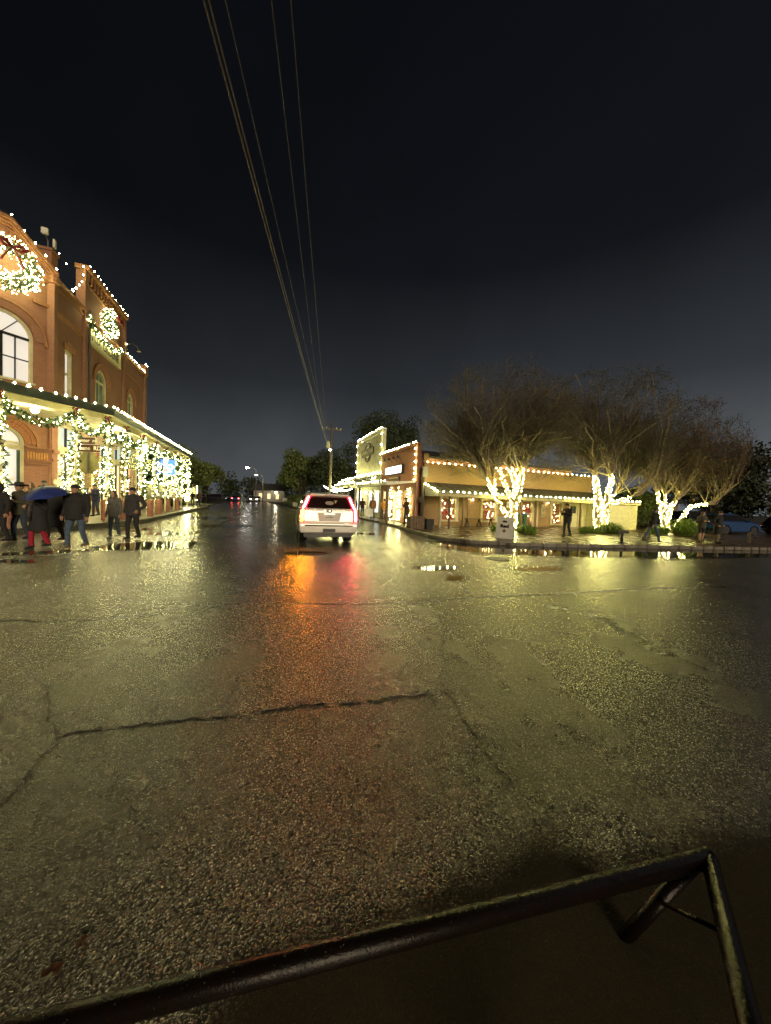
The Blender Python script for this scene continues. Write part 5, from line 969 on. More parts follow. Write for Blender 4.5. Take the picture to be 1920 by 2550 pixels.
def leafy_tree(name, label, base, H, rx_, ry_, z0, n, leafsz, mat, seed, group=None, cat='tree', trunk=.18, lobes=16):
    rs = np.random.default_rng(seed); t = thing(name, label, cat, base, 0, group)
    cc = np.array([0,0,(z0+H)/2]); R_ = np.array([rx_, ry_, (H-z0)/2]); C_ = []
    for i in range(lobes):
        d = rs.normal(0,1,3); d /= np.linalg.norm(d); C_.append((cc+d*R_*rs.uniform(.35,.78), rs.uniform(.28,.5)))
    segs = MB()
    if trunk:
        segs.tube([np.array([0,0,-.1]), np.array([.1,.05,z0*.6]), cc*np.array([1,1,.8])], [trunk, trunk*.75, trunk*.4], 8)
        for c_, k in C_: segs.tube([np.array([.1,.05,z0*.6+rs.uniform(0,.4)*z0]), cc*.4+c_*.6-np.array([0,0,.1]), c_], [trunk*.45, trunk*.25, trunk*.08], 5)
        segs.build('trunk', M_pole, t, smooth=True, uv=False)
    m_ = n//lobes; PP = []
    for c_, k in C_: p = c_+rnd_dirs(rs, m_)*R_*k*(rs.random(m_)**.45)[:,None]; PP.append(p)
    PP = np.concatenate(PP); PP[:,2] = np.where(PP[:,2] < .05, .05+rs.random(len(PP))*.2, PP[:,2]); stuff(np_leaves('crown', PP, leafsz, .55, rs, mat, t)); return t
g = lambda s, t, z=.09: W(s, t, z)
leafy_tree('oak_tree', 'dense green oak just past the end of the lit porch', g(48,-9.5), 6.9, 4.0, 3.8, 1.8, 7000, .16, M_leafg, 1)
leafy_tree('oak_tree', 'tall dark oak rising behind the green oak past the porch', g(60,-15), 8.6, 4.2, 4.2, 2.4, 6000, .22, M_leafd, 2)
leafy_tree('oak_tree', 'loose olive tree overhanging the left side of the far street', g(66,-9.5), 7.8, 4.6, 4.0, 2.8, 6000, .19, M_leafg, 3)
leafy_tree('oak_tree', 'leafy bright green tree beside the far street lamp on the right verge', g(62,6.4), 10.2, 5.2, 4.4, 2.2, 9000, .19, M_leafg, 4)
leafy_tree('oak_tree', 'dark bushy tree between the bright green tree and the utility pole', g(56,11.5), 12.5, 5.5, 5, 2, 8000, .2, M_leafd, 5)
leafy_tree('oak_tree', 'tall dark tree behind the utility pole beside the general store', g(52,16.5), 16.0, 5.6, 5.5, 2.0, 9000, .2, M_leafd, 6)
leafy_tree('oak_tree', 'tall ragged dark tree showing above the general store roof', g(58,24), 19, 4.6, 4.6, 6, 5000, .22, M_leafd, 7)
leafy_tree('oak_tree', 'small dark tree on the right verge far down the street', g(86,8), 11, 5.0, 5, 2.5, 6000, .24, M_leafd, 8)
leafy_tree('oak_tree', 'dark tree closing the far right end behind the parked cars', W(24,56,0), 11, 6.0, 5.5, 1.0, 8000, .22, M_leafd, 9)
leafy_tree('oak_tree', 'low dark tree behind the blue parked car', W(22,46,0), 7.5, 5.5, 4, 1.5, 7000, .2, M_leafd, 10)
for i, (s, t, H, rr, lab) in enumerate(((44.5,5.8,1.6,1.9,'rounded green bush on the verge beside the blue verge sign'),(50,5.6,2.6,2.4,'large rough hedge bush on the verge under the leafy bright tree'),(57,5.0,2.4,2.4,'far hedge bush on the right verge of the street'),(40.5,6.2,1.2,1.0,'small yellowish bush at the verge corner past the general store'))):
    leafy_tree('verge_bush', lab, g(s,t,.1), H, rr, rr*.8, -.2, 2600, .10, M_hedge, 20+i, 'verge bushes', 'bush', trunk=.04, lobes=10)
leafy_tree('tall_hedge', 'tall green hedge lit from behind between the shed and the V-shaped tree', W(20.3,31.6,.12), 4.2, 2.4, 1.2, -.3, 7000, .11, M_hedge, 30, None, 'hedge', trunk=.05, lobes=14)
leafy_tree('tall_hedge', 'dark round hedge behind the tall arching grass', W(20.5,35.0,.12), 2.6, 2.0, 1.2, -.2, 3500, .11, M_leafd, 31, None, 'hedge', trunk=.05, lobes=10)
for i, (s, t) in enumerate(((39.5,-8.8),(42.0,-9.2))): leafy_tree('low_shrub', ('low dark shrub on the bed right at the porch end', 'second low dark shrub on the bed, farther past the porch end')[i], W(s,t,.2), .9, 1.3, .8, -.1, 1800, .09, M_leafd, 40+i, 'shrubs past the porch', 'shrub', trunk=.03, lobes=8)
# far wood that closes the street
rs = np.random.default_rng(99); PP = []
for i in range(60):
    a = i/59; s = rs.uniform(125,150); t = -75+150*a+rs.uniform(-2,2); H = rs.uniform(6.5,11.5)*(1.0 if abs(t+2) > 9 else .75); PP.append(W(s,t,H*.5)+rnd_dirs(rs, 260)*np.array([3.4,3.4,H*.5])*(rs.random(260)**.4)[:,None])
o = stuff(np_leaves('distant_wood', np.concatenate(PP), .5, .6, rs, M_leafd)); tag(o, 'dark distant mass of trees closing the far end of the street', 'wood')

# ================================================================== utility pole, wires, far lamps
pp = W(40,7.45,0); ut = thing('utility_pole', 'tall utility pole with crossarm, grey transformer and street lamp arm', 'utility pole', W(40,7.45,.1), TH)
MB().tube([(0,0,0),(0,0,5.5),(0,0,10.6)], [.16,.14,.11], 10).build('shaft', M_pole, ut, smooth=True); MB().box(-1.2,1.2,-.08,.06,9.75,9.9).build('crossarm', M_pole, ut)
for x in (-1.1,-.6,.6,1.1): MB().lathe([(.03,0),(.05,.05),(.03,.09),(.05,.13),(.0,.18)], 8, (x,0,9.9)).build('insulator', M_white, ut, smooth=True)
MB().lathe([(.0,0),(.24,.02),(.24,.72),(.20,.78),(.0,.84)], 14, (-.38,-.1,7.55)).build('transformer', plain('transformer_grey', (.33,.33,.27), .45), ut, smooth=True)
MB().tube([(0,-.1,7.15),(-.05,-.6,7.35),(-.3,-1.2,7.3)], .035, 6).build('lamp_arm', M_steel, ut, smooth=True); MB().ell((-.32,-1.25,7.18), (.17,.22,.10), 12, 8).build('lamp_head', emit('streetlamp', (1.0,.86,.6), 10.0), ut, smooth=True)
MB().tube([(.14,-.1,.2),(.14,-.1,7.2),(-.1,-.1,7.35)], .03, 6).build('conduit', M_steel, ut, smooth=True)
def overhead(name, label, far, near_px, znear, r, sag, cat='cable'):
    near = on_ground(*near_px, znear); d = near-far; near2 = far+d*1.7; pts = [far+(near2-far)*a-np.array([0,0,sag*4*a*(1-a)]) for a in np.linspace(0,1,40)]
    o0 = pts[0]; o = MB().tube([p-o0 for p in pts], r, 6).build(name, M_line, loc=o0, smooth=True); tag(o, label, cat, 'overhead cables'); return o
A_ = W(40,7.45,.1)
overhead('overhead_cable', 'thick bundled overhead cable running from the pole transformer over the street', A_+V*-.3+np.array([0,0,7.6]), (545,-20), 9.4, .014, .9)
overhead('overhead_cable', 'second thick cable hanging close under the bundled overhead cable', A_+V*-.2+np.array([0,0,7.45]), (558,-20), 9.1, .012, .9)
overhead('overhead_cable', 'thin overhead wire beside the thick bundled cable', A_+V*-.1+np.array([0,0,7.9]), (583,-20), 10.2, .008, .7)
overhead('overhead_cable', 'thin overhead wire from the crossarm end away from the store', A_+V*-1.1+np.array([0,0,10.05]), (687,-20), 12.6, .009, .8)
overhead('overhead_cable', 'thin overhead wire from the crossarm end towards the store', A_+V*-.6+np.array([0,0,10.05]), (733,-20), 12.6, .009, .8)
def far_lamp(label, s, t, z, arm, lit):
    o = thing('street_lamp', label, 'street lamp', W(s,t,.05), TH); MB().tube([(0,0,0),(0,0,z*.92),(arm*.25,0,z),(arm,0,z)], [.10,.07,.05,.05], 8).build('mast', M_steel, o, smooth=True)
    MB().ell((arm,0,z-.05), (.34,.2,.12), 10, 6).build('lamp_head', emit('far_lamp', (1.0,.93,.80), lit) if lit > 5 else emit('off_lamp_glow', (1,.9,.7), lit), o, smooth=True)
pf = on_s(616,1165,95); far_lamp('bright far street lamp over the middle of the street', 95, ST(pf)[1]+2.2, float(pf[2]), -2.2, 60)
pf = on_s(638,1187,66); far_lamp('unlit street lamp beside the leafy tree on the right verge', 66, ST(pf)[1]+1.2, float(pf[2])+.3, -1.2, 1.0)  # lamp is off; a faint glow is added to its head
# small far buildings with lights
hb = thing('far_shop', 'small far shop under the oak with a bulb-lit eave', 'building', W(58,-14,.09), TH)
MB().box(-5,4.2,0,6,0,3.0).build('wall', M_clap, hb); MB().hexa([(-5.4,-1.0,2.9),(4.6,-1.0,2.9),(4.6,6.4,2.9),(-5.4,6.4,2.9),(-5.4,2.6,4.8),(4.6,2.6,4.8),(4.6,2.8,4.8),(-5.4,2.8,4.8)]).build('roof', M_roofd, hb)
for x in (-3.5,-1.5,.6,2.6): w = MB().box(x,x+1.1,-.03,.0,.8,2.2).build('window', M_white, hb); MB().box(x+.08,x+1.02,-.04,-.031,.88,2.12).build('pane', M_shop, w)
light_string([[W(57,-18.6,2.95), W(57,-9.4,2.95)]], .28, 'bulbs along the eave of the small far shop under the oak', scale=1.6)
light_string([[W(57,-9.4,2.9), W(57,-9.4,.4)]], .28, 'bulbs down the corner post of the small far shop', scale=1.6)
hb = thing('far_house', 'small white house front lit at the far end of the street', 'building', W(98,1.5,.1), TH)
MB().box(-4,4,0,6,0,3.2).build('wall', plain('dimmed_siding', (.22,.21,.19), .6), hb); MB().hexa([(-4.4,-.8,3.1),(4.4,-.8,3.1),(4.4,6.4,3.1),(-4.4,6.4,3.1),(-4.4,2.6,5.0),(4.4,2.6,5.0),(4.4,2.8,5.0),(-4.4,2.8,5.0)]).build('roof', M_roofd, hb)  # white siding darkened in colour so the far house looks dim
for x in (-2.8,-.6,1.6): w = MB().box(x,x+1.1,-.03,.0,.6,2.3).build('window', M_dark, hb); MB().box(x+.1,x+1.0,-.04,-.031,.7,2.2).build('pane', M_shop, w)
globe('round lamp on a post before the small white far house', W(96,3.2,2.6), .25, -2.55)
# strings over the fence past the general store
fe = thing('rope_fence', 'post fence past the general store hung with strings of lights', 'fence', W(37.2,8.6,.12), TH)
for i in range(6): MB().tube([(-.2*i,1.3*i,0),(-.2*i,1.3*i,2.35)], .05, 6).build('fence_post', M_pole, fe)
MB().box(-1.2,-1.1,0,6.6,.9,1.0).build('fence_rail', M_pole, fe)
for j, lab in enumerate(('topmost string of lights running up to the general store porch from the fence','middle string of lights sagging along the fence past the store','lowest string of lights along the fence past the store')):
    pth = [on_t(x, y, 8.4-.2*j) for x, y in (((878,1190),(858,1195),(845,1202),(836,1212),(826,1222)), ((868,1196),(858,1210),(846,1219),(832,1219),(826,1211)), ((876,1217),(860,1222),(845,1221),(832,1224),(812,1214),(806,1210)))[j]]
    light_string([pth], .22, lab, scale=1.2)
sg = thing('verge_sign', 'small white sign stuck in the verge far down the street', 'sign', W(72,4.2,.1), TH); MB().box(-.45,.45,-.02,.02,.5,1.3).build('panel', M_white, sg); MB().box(-.03,.03,.021,.05,0,.5).build('stake', M_wood, sg)
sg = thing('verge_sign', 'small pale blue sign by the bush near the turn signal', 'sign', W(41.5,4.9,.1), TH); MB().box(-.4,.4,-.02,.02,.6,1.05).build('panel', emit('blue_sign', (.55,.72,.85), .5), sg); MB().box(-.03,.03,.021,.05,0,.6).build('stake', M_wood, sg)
# lit doorway building at the far right
rb = thing('far_cabin', 'low dark cabin with a lit pink doorway behind the two waiting people', 'building', W(21.5,36.2,.12), TH)
MB().box(0,3.2,0,4,0,2.5).build('wall', M_wood, rb); MB().hexa([(-.4,-.9,2.4),(3.6,-.9,2.4),(3.6,4.3,2.4),(-.4,4.3,2.4),(-.4,1.6,3.4),(3.6,1.6,3.4),(3.6,1.8,3.4),(-.4,1.8,3.4)]).build('roof', M_roofd, rb)
MB().box(.5,2.3,-.04,0,.05,2.2).build('door', emit('pink_door', (.75,.48,.36), .45), rb); MB().box(.42,.5,-.06,0,0,2.25).build('door_frame', M_wood, rb); MB().box(2.3,2.38,-.06,0,0,2.25).build('door_frame', M_wood, rb)
for x in (.8,1.8): MB().ell((x,-.3,2.12), .09, 8, 6).build('door_lamp', emit('door_bulb', (1,.75,.5), 30.0), rb)
# ================================================================== VEHICLES (local: +y forward, x right, origin on the ground under the middle of the rear bumper)
M_paintw = plain('suv_white', (.58,.555,.505), .22, var=.04, scale=2, coat=.8); M_rubber = plain('tyre', (.016,.016,.016), .6, var=.3, scale=20); M_rimm = plain('rim_alloy', (.35,.34,.33), .3, metal=.9); M_chrome = plain('chrome', (.6,.58,.55), .12, metal=1.0, var=.05)
M_plast = plain('black_plastic', (.018,.017,.016), .45, var=.2); M_glassc = glass('car_glass', (.010,.008,.008), .04)
def arc(c, z, r, a0, a1, n=8): return [(c+r*math.cos(a), z+r*math.sin(a)) for a in np.linspace(a0, a1, n)]
def wheel(par, x, y, r, w, sgn):
    q = MB().lathe([(r*.62,-w/2),(r*.92,-w/2),(r,-w*.32),(r,w*.32),(r*.92,w/2),(r*.62,w/2)], 22).mapped(lambda a,b,c: (x+c, y+a, r+b)); t = q.build('wheel', M_rubber, par, smooth=True, auto=40)
    MB().lathe([(r*.6,-w*.3),(r*.63,w*.42),(r*.55,w*.42),(r*.5,w*.2),(r*.12,w*.25),(.0,w*.3)], 18).mapped(lambda a,b,c: (x+sgn*c, y+a, r+b)).build('rim', M_rimm, t, smooth=True)
    m_ = MB()
    for i in range(7): a = 2*PI*i/7; m_.tube([(x+sgn*w*.36, y+.1*r*math.cos(a), r+.1*r*math.sin(a)), (x+sgn*w*.40, y+.58*r*math.cos(a), r+.58*r*math.sin(a))], r*.06, 5)
    m_.build('spokes', M_rimm, t)
sv = thing('white_suv', 'white full-size sport utility vehicle with glowing tail lamps and amber turn signal', 'car', W(11.75,2.22,0), TH-R(3.5))
hwl = lambda z, y: 1.02-.035*max(0,(.75-z))-.05*max(0,z-1.0)/.3-(.10*max(0,(y-4.6))/.6)
low = [(.06,.46),(.02,.55),(0,.72),(.03,.78),(.05,1.1),(.09,1.30),(3.4,1.30),(3.75,1.24),(5.0,1.12),(5.15,.95),(5.18,.55),(5.05,.34),(4.60,.32)]+arc(4.12,.40,.47,0,PI)+[(3.55,.32),(1.70,.32)]+arc(1.22,.40,.47,0,PI)+[(.70,.42)]
MB().extrude_x(low, hwl).build('body', M_paintw, sv, bevel=.045)
hwg = lambda z, y: .965-.19*(max(0,z-1.28)/.6)-.04*max(0,(y-2.6))
MB().extrude_x([(.10,1.28),(.26,1.76),(.42,1.86),(1.2,1.90),(2.3,1.88),(2.9,1.80),(3.75,1.26)], hwg).build('cabin', M_paintw, sv, bevel=.035)
# rear window, side windows, windscreen as proud glass
def glass_quad(P, nm='window'): q = MB(); q.add(P, [(0,1,2,3)]); return q.build(nm, M_glassc, sv)
f = lambda z: .10+(z-1.28)/.48*.16-.012
q = MB(); q.hexa([(-.80,f(1.33),1.33),(.80,f(1.33),1.33),(.80,f(1.33)+.02,1.33),(-.80,f(1.33)+.02,1.33),(-.71,f(1.73),1.73),(.71,f(1.73),1.73),(.71,f(1.73)+.02,1.73),(-.71,f(1.73)+.02,1.73)]); q.build('rear_window', glass('rear_glass', (.012,.006,.005), .06), sv, bevel=.008)  # red lamp glow in the window is put into the glass tint
for sg in (-1,1):
    for (y0,y1,yt0,yt1) in ((.50,1.45,.62,1.45),(1.52,2.45,1.52,2.42),(2.52,3.35,2.50,2.82)):
        q = MB(); X = lambda z, y: sg*(hwg(z,y)+.006); q.add([(X(1.34,y0),y0,1.34),(X(1.34,y1),y1,1.34),(X(1.74,yt1),yt1,1.74),(X(1.74,yt0),yt0,1.74)], [(0,1,2,3)]); q.build('side_window', M_glassc, sv)
    q = MB(); q.hexa([(sg*1.0,3.25,1.26),(sg*1.2,3.28,1.28),(sg*1.2,3.40,1.28),(sg*1.0,3.42,1.26),(sg*1.0,3.25,1.44),(sg*1.2,3.28,1.46),(sg*1.2,3.40,1.46),(sg*1.0,3.42,1.44)]); q.build('mirror', M_paintw, sv, bevel=.02)
    MB().tube([(sg*.70,.45,1.90),(sg*.71,.6,1.965),(sg*.69,2.2,1.955),(sg*.68,2.4,1.90)], .022, 6).build('roof_rail', M_chrome, sv, smooth=True)
# spoiler, wiper, tailgate lines, handle, plate recess
MB().hexa([(-.70,.10,1.77),(.70,.10,1.77),(.72,.45,1.80),(-.72,.45,1.80),(-.66,.09,1.84),(.66,.09,1.84),(.70,.5,1.895),(-.70,.5,1.895)]).build('spoiler', M_paintw, sv, bevel=.015)
MB().box(-.18,.18,.082,.09,1.79,1.815).build('brake_lamp', plain('lamp_red_off', (.25,.01,.01), .25), sv); MB().tube([(-.05,.09,1.345),(.38,.10,1.40)], .010, 5).build('wiper', M_plast, sv)
g2 = MB(); g2.box(-.86,.86,.052,.062,1.285,1.30); g2.build('tailgate_gap', M_plast, sv)
MB().box(-.62,.62,.018,.05,1.255,1.285).build('chrome_strip', M_chrome, sv, bevel=.006); MB().ell((0,.015,1.24), (.10,.02,.045), 16, 8).build('emblem', M_chrome, sv, smooth=True)
rc = MB(); rc.hexa([(-.36,.018,.88),(.36,.018,.88),(.36,.05,.88),(-.36,.05,.88),(-.42,.024,1.18),(.42,.024,1.18),(.42,.06,1.18),(-.42,.06,1.18)]); rc.build('plate_recess', plain('recess_paint', (.55,.52,.47), .35, var=.05), sv)
pt_ = MB().box(-.165,.165,.008,.017,.95,1.10).build('number_plate', plain('plate_white', (.62,.60,.55), .4, var=.1), sv); text_part('lettering', 'TEXAS', .035, plain('plate_red', (.3,.03,.03), .5), pt_, (0,.006,1.077), (1,0,0), depth=.001); text_part('lettering', 'NLD·0551', .065, M_dark, pt_, (0,.006,1.015), (1,0,0), depth=.001, bold=.002)
MB().box(-.19,.19,.002,.020,1.125,1.145).build('plate_lamp', emit('plate_lamp', (1,.9,.7), .8), sv)
MB().box(-.85,.85,-.045,.05,.70,.745).build('bumper_step', M_plast, sv, bevel=.012)
MB().hexa([(-.99,-.02,.50),(.99,-.02,.50),(1.0,.30,.46),(-1.0,.30,.46),(-1.0,-.035,.70),(1.0,-.035,.70),(1.025,.34,.72),(-1.025,.34,.72)]).build('bumper', M_paintw, sv, bevel=.03)
MB().box(-.22,.22,-.045,.0,.50,.615).build('hitch_cover', M_plast, sv, bevel=.01); MB().box(-.85,.85,.12,.6,.30,.46).build('underside', M_plast, sv); text_part('badge', 'PREMIUM', .045, M_chrome, sv, (.66,.02,.80), (1,0,0), depth=.003)
# tail lamps: tall blades up the rear pillars
M_lens = emit('lens_red', (1.0,.008,.03), 2.0, (.3,.0,.01)); M_bladeR = emit('blade_red', (1.0,.07,.09), 70.0); M_bladeA = emit('blade_amber', (1.0,.34,.0014), 150.0)
for sg in (-1,1):
    prof = [(.985,.86,.0),(.992,1.05,.02),(.965,1.28,.06),(.855,1.52,.155),(.765,1.74,.225)]
    q = MB(); prev = None          # an open trough, so the blade throws its light backwards and not over the tailgate
    for (x,z,y) in prof:
        ring = [(sg*(x-.10),y-.075,z),(sg*(x+.015),y-.045,z),(sg*(x+.02),y+.16,z),(sg*(x-.10),y-.004,z),(sg*(x-.115),y-.004,z),(sg*(x-.115),y-.075,z)]
        b = len(q.v); q.v += ring
        if prev is not None:
            for i, k in ((1,2),(2,3),(3,0),(4,5),(5,0)): q.f.append((prev+i, prev+k, b+k, b+i))
        prev = b
    q.f += [(0,3,4,5),(0,1,2,3),(prev,prev+1,prev+2,prev+3)]
    tl = q.build('tail_lamp', M_lens, sv)
    bl = [(sg*(x-.045), y-.035, z) for x,z,y in prof]; bl[0] = (sg*.942,-.035,.90)
    bl = bl if sg > 0 else [(-.905,.03,1.34)]+bl[3:]; br = [.020,.024,.024,.020,.016] if sg > 0 else [.022,.020,.016]
    MB().tube(bl, br, 8).build('light_blade', M_bladeR, tl, smooth=True)
    if sg < 0: MB().tube([(-.935,-.035,.91),(-.945,-.035,1.0),(-.943,-.03,1.12),(-.925,-.008,1.27)], [.028,.045,.045,.028], 10).build('turn_signal', M_bladeA, tl, smooth=True)
for x, sg in ((-.84,-1),(.84,1)):
    for y in (1.22,4.12): wheel(sv, x, y, .405, .29, sg)
MB().tube([(-.84,1.22,.40),(.84,1.22,.40)], .07, 8).build('axle', M_plast, sv)
MB().ell((0,.098,1.52), (.16,.006,.07), 14, 6).build('window_sticker', plain('sticker', (.30,.24,.22), .6, var=.5, scale=30), sv); q = MB(); q.box(.20,.23,.145,.15,1.52,1.62); q.box(.16,.27,.145,.15,1.59,1.615); q.build('window_decal', plain('decal', (.7,.6,.3), .5), sv)
def car(label, loc, rotz, paint, L=4.6, Wd=.92, H=1.5, suv=False, head=0.0, tail=0.0, group=None):
    c = thing('parked_car', label, 'car', loc, rotz, group); k = L/4.6
    hl = lambda z, y: Wd-.05*max(0,z-.7)-.12*max(0,abs(y-L/2)-L*.40)/(L*.1); belt = .92 if not suv else 1.02
    lowp = [(0,.42),(.02,.75),(.10*k,belt-.03),(.6*k,belt),(3.3*k,belt-.02),(4.35*k,.74 if not suv else .88),(4.58*k,.60),(4.6*k,.35),(4.3*k,.24)]+arc(3.72*k,.33,.37,0,PI)+[(3.25*k,.22),(1.4*k,.22)]+arc(.95*k,.33,.37,0,PI)+[(.45*k,.26)]
    MB().extrude_x(lowp, hl).build('body', paint, c, bevel=.05)
    hg = lambda z, y: Wd-.07-.22*max(0,z-belt)/(H-belt)
    top = [(.15*k,belt-.03),(.55*k if not suv else .35*k,H-.08),(1.2*k,H),(2.0*k,H-.01),(2.5*k,H-.08),(3.4*k,belt-.03)]
    MB().extrude_x(top, hg).build('cabin', paint, c, bevel=.04)
    hgg = lambda z, y: hg(z,y)+.006
    for sg in (-1,1):
        q = MB(); pts = [(.55*k,belt+.04),(3.15*k,belt+.04),(2.42*k,H-.11),(.75*k if not suv else .5*k,H-.11)]; q.add([(sg*(hgg(z,y)+.004),y,z) for y,z in pts], [(0,1,2,3)]); q.build('side_window', M_glassc, c)
        MB().ell((sg*(Wd-.25),4.5*k,.66 if not suv else .76), (.17,.09,.075), 10, 6).build('headlight', emit('headlight_on', (1,.97,.9), head) if head else M_chrome, c, smooth=True)
        MB().box(sg*(Wd-.2)-.14,sg*(Wd-.2)+.14,-.015,.06,.70,.86).build('tail_light', emit('tail_on', (1,.05,.04), tail) if tail else plain('lamp_red_off', (.25,.01,.01), .25), c)
        q = MB(); q.box(sg*Wd-.02,sg*Wd+.14*sg+.02,3.0*k,3.14*k,belt+.02,belt+.16); q.build('mirror', paint, c)
        for y in (.95*k,3.72*k): wheel(c, sg*(Wd-.12), y, .33, .22, sg)
    q = MB(); yy = lambda z: 3.4*k-(z-belt+.03)/(H-.08-belt+.03)*.9*k+.012; q.add([(-Wd+.16,yy(belt+.05),belt+.05),(Wd-.16,yy(belt+.05),belt+.05),(Wd-.30,yy(H-.13),H-.13),(-Wd+.30,yy(H-.13),H-.13)], [(0,1,2,3)]); q.build('windscreen', M_glassc, c)
    q = MB(); x0 = .15*k; x1 = (.55 if not suv else .35)*k; yr = lambda z: x0+(z-belt+.03)/(H-.05-belt)*(x1-x0)-.012; q.add([(-Wd+.16,yr(belt+.06),belt+.06),(Wd-.16,yr(belt+.06),belt+.06),(Wd-.30,yr(H-.14),H-.14),(-Wd+.30,yr(H-.14),H-.14)], [(0,1,2,3)]); q.build('rear_window', M_glassc, c)
    MB().box(-.5,.5,4.58*k,4.61*k,.42,.56).build('grille', M_plast, c)
    return c
M_cblue = plain('car_blue', (.008,.04,.15), .25, var=.05, coat=.8); M_cblack = plain('car_black', (.012,.012,.014), .25, var=.1, coat=.8); M_csilver = plain('car_silver', (.32,.33,.34), .28, metal=.5, var=.05); M_cw = plain('car_white', (.6,.6,.58), .25, var=.05)
bp = on_ground(1790,1333,.05); car('bright blue parked hatchback behind the two waiting people', (bp[0],bp[1]+1.2,.12), R(-82), M_cblue, 4.3, .9, 1.62, True)
car('black parked car in the dark beyond the blue hatchback', (bp[0]+6.6,bp[1]+2.2,.12), R(-82), M_cblack, 4.6, .92, 1.55, False, head=0)
car('dark parked pickup-like car in shadow behind the blue hatchback', (bp[0]+1.5,bp[1]+5.5,.12), R(-80), M_cblack, 4.9, .95, 1.75, True)
for i, (px, s, pm, hd, tl, lab, rz) in enumerate(((480,100,M_cw,0,0,'white car parked at the far left of the street end',70),(520,96,M_csilver,0,0,'silver car parked at the far street end beside the white one',75),(556,92,M_cblack,0,0,'dark car parked at the far street end',80),(586,84,M_cblue,6.0,9.0,'blue car with lit lamps at the far street end',20),(620,88,M_csilver,5.0,0,'pale car with headlights on facing down the far street',195),(650,90,M_cw,0,0,'white car half hidden at the far right of the street end',120))):
    p = on_s(px, 1240, s); car(lab, W(s, ST(p)[1], 0), TH+R(rz), pm, 4.6, .92, 1.55, i%2 == 0, hd, tl)
p = on_s(640,1240,88)
# ================================================================== PEOPLE
SKIN = plain('skin', (.42,.24,.16), .55, var=.12, scale=8); SKIN2 = plain('skin_light', (.50,.31,.22), .55, var=.12, scale=8)
def cloth(name, col, rough=.85): return plain('cloth_'+name, col, rough, var=.35, scale=14, bump=.25)
C_black = cloth('black', (.024,.024,.025)); C_char = cloth('charcoal', (.042,.042,.045)); C_jean = cloth('denim', (.075,.115,.175)); C_jeand = cloth('dark_denim', (.034,.048,.078)); C_navy = cloth('navy', (.018,.024,.055)); C_teal = cloth('teal', (.022,.07,.07)); C_grey = cloth('grey_fleece', (.15,.15,.125)); C_red = cloth('red_knit', (.38,.016,.045)); C_tan = cloth('tan_canvas', (.30,.15,.07)); C_orange = cloth('orange_suede', (.52,.25,.07)); C_purple = cloth('purple', (.07,.045,.20)); C_olive = cloth('olive', (.065,.063,.042)); C_brown = cloth('brown', (.07,.035,.022)); C_khaki = cloth('khaki', (.20,.155,.10)); C_blue = cloth('blue_hood', (.05,.10,.22))
H_dark = plain('hair_dark', (.018,.012,.008), .5, var=.3, scale=30); H_brown = plain('hair_brown', (.075,.040,.020), .5, var=.3, scale=30); H_grey = plain('hair_grey', (.20,.19,.17), .5, var=.3, scale=30)
ARM = {'down': ((.07,-.02,-.29),(.09,.05,-.54)), 'pocket': ((.15,-.09,-.27),(.03,.07,-.45)), 'front': ((.09,.02,-.28),(-.06,.25,-.22)), 'hold': ((.10,.04,-.27),(-.02,.24,-.05)), 'fwd': ((.05,.10,-.27),(.04,.24,-.48)), 'back': ((.06,-.13,-.26),(.06,-.17,-.52)), 'phone': ((.08,.06,-.27),(-.12,.27,-.14)), 'bag': ((.06,.0,-.29),(.07,.03,-.56))}
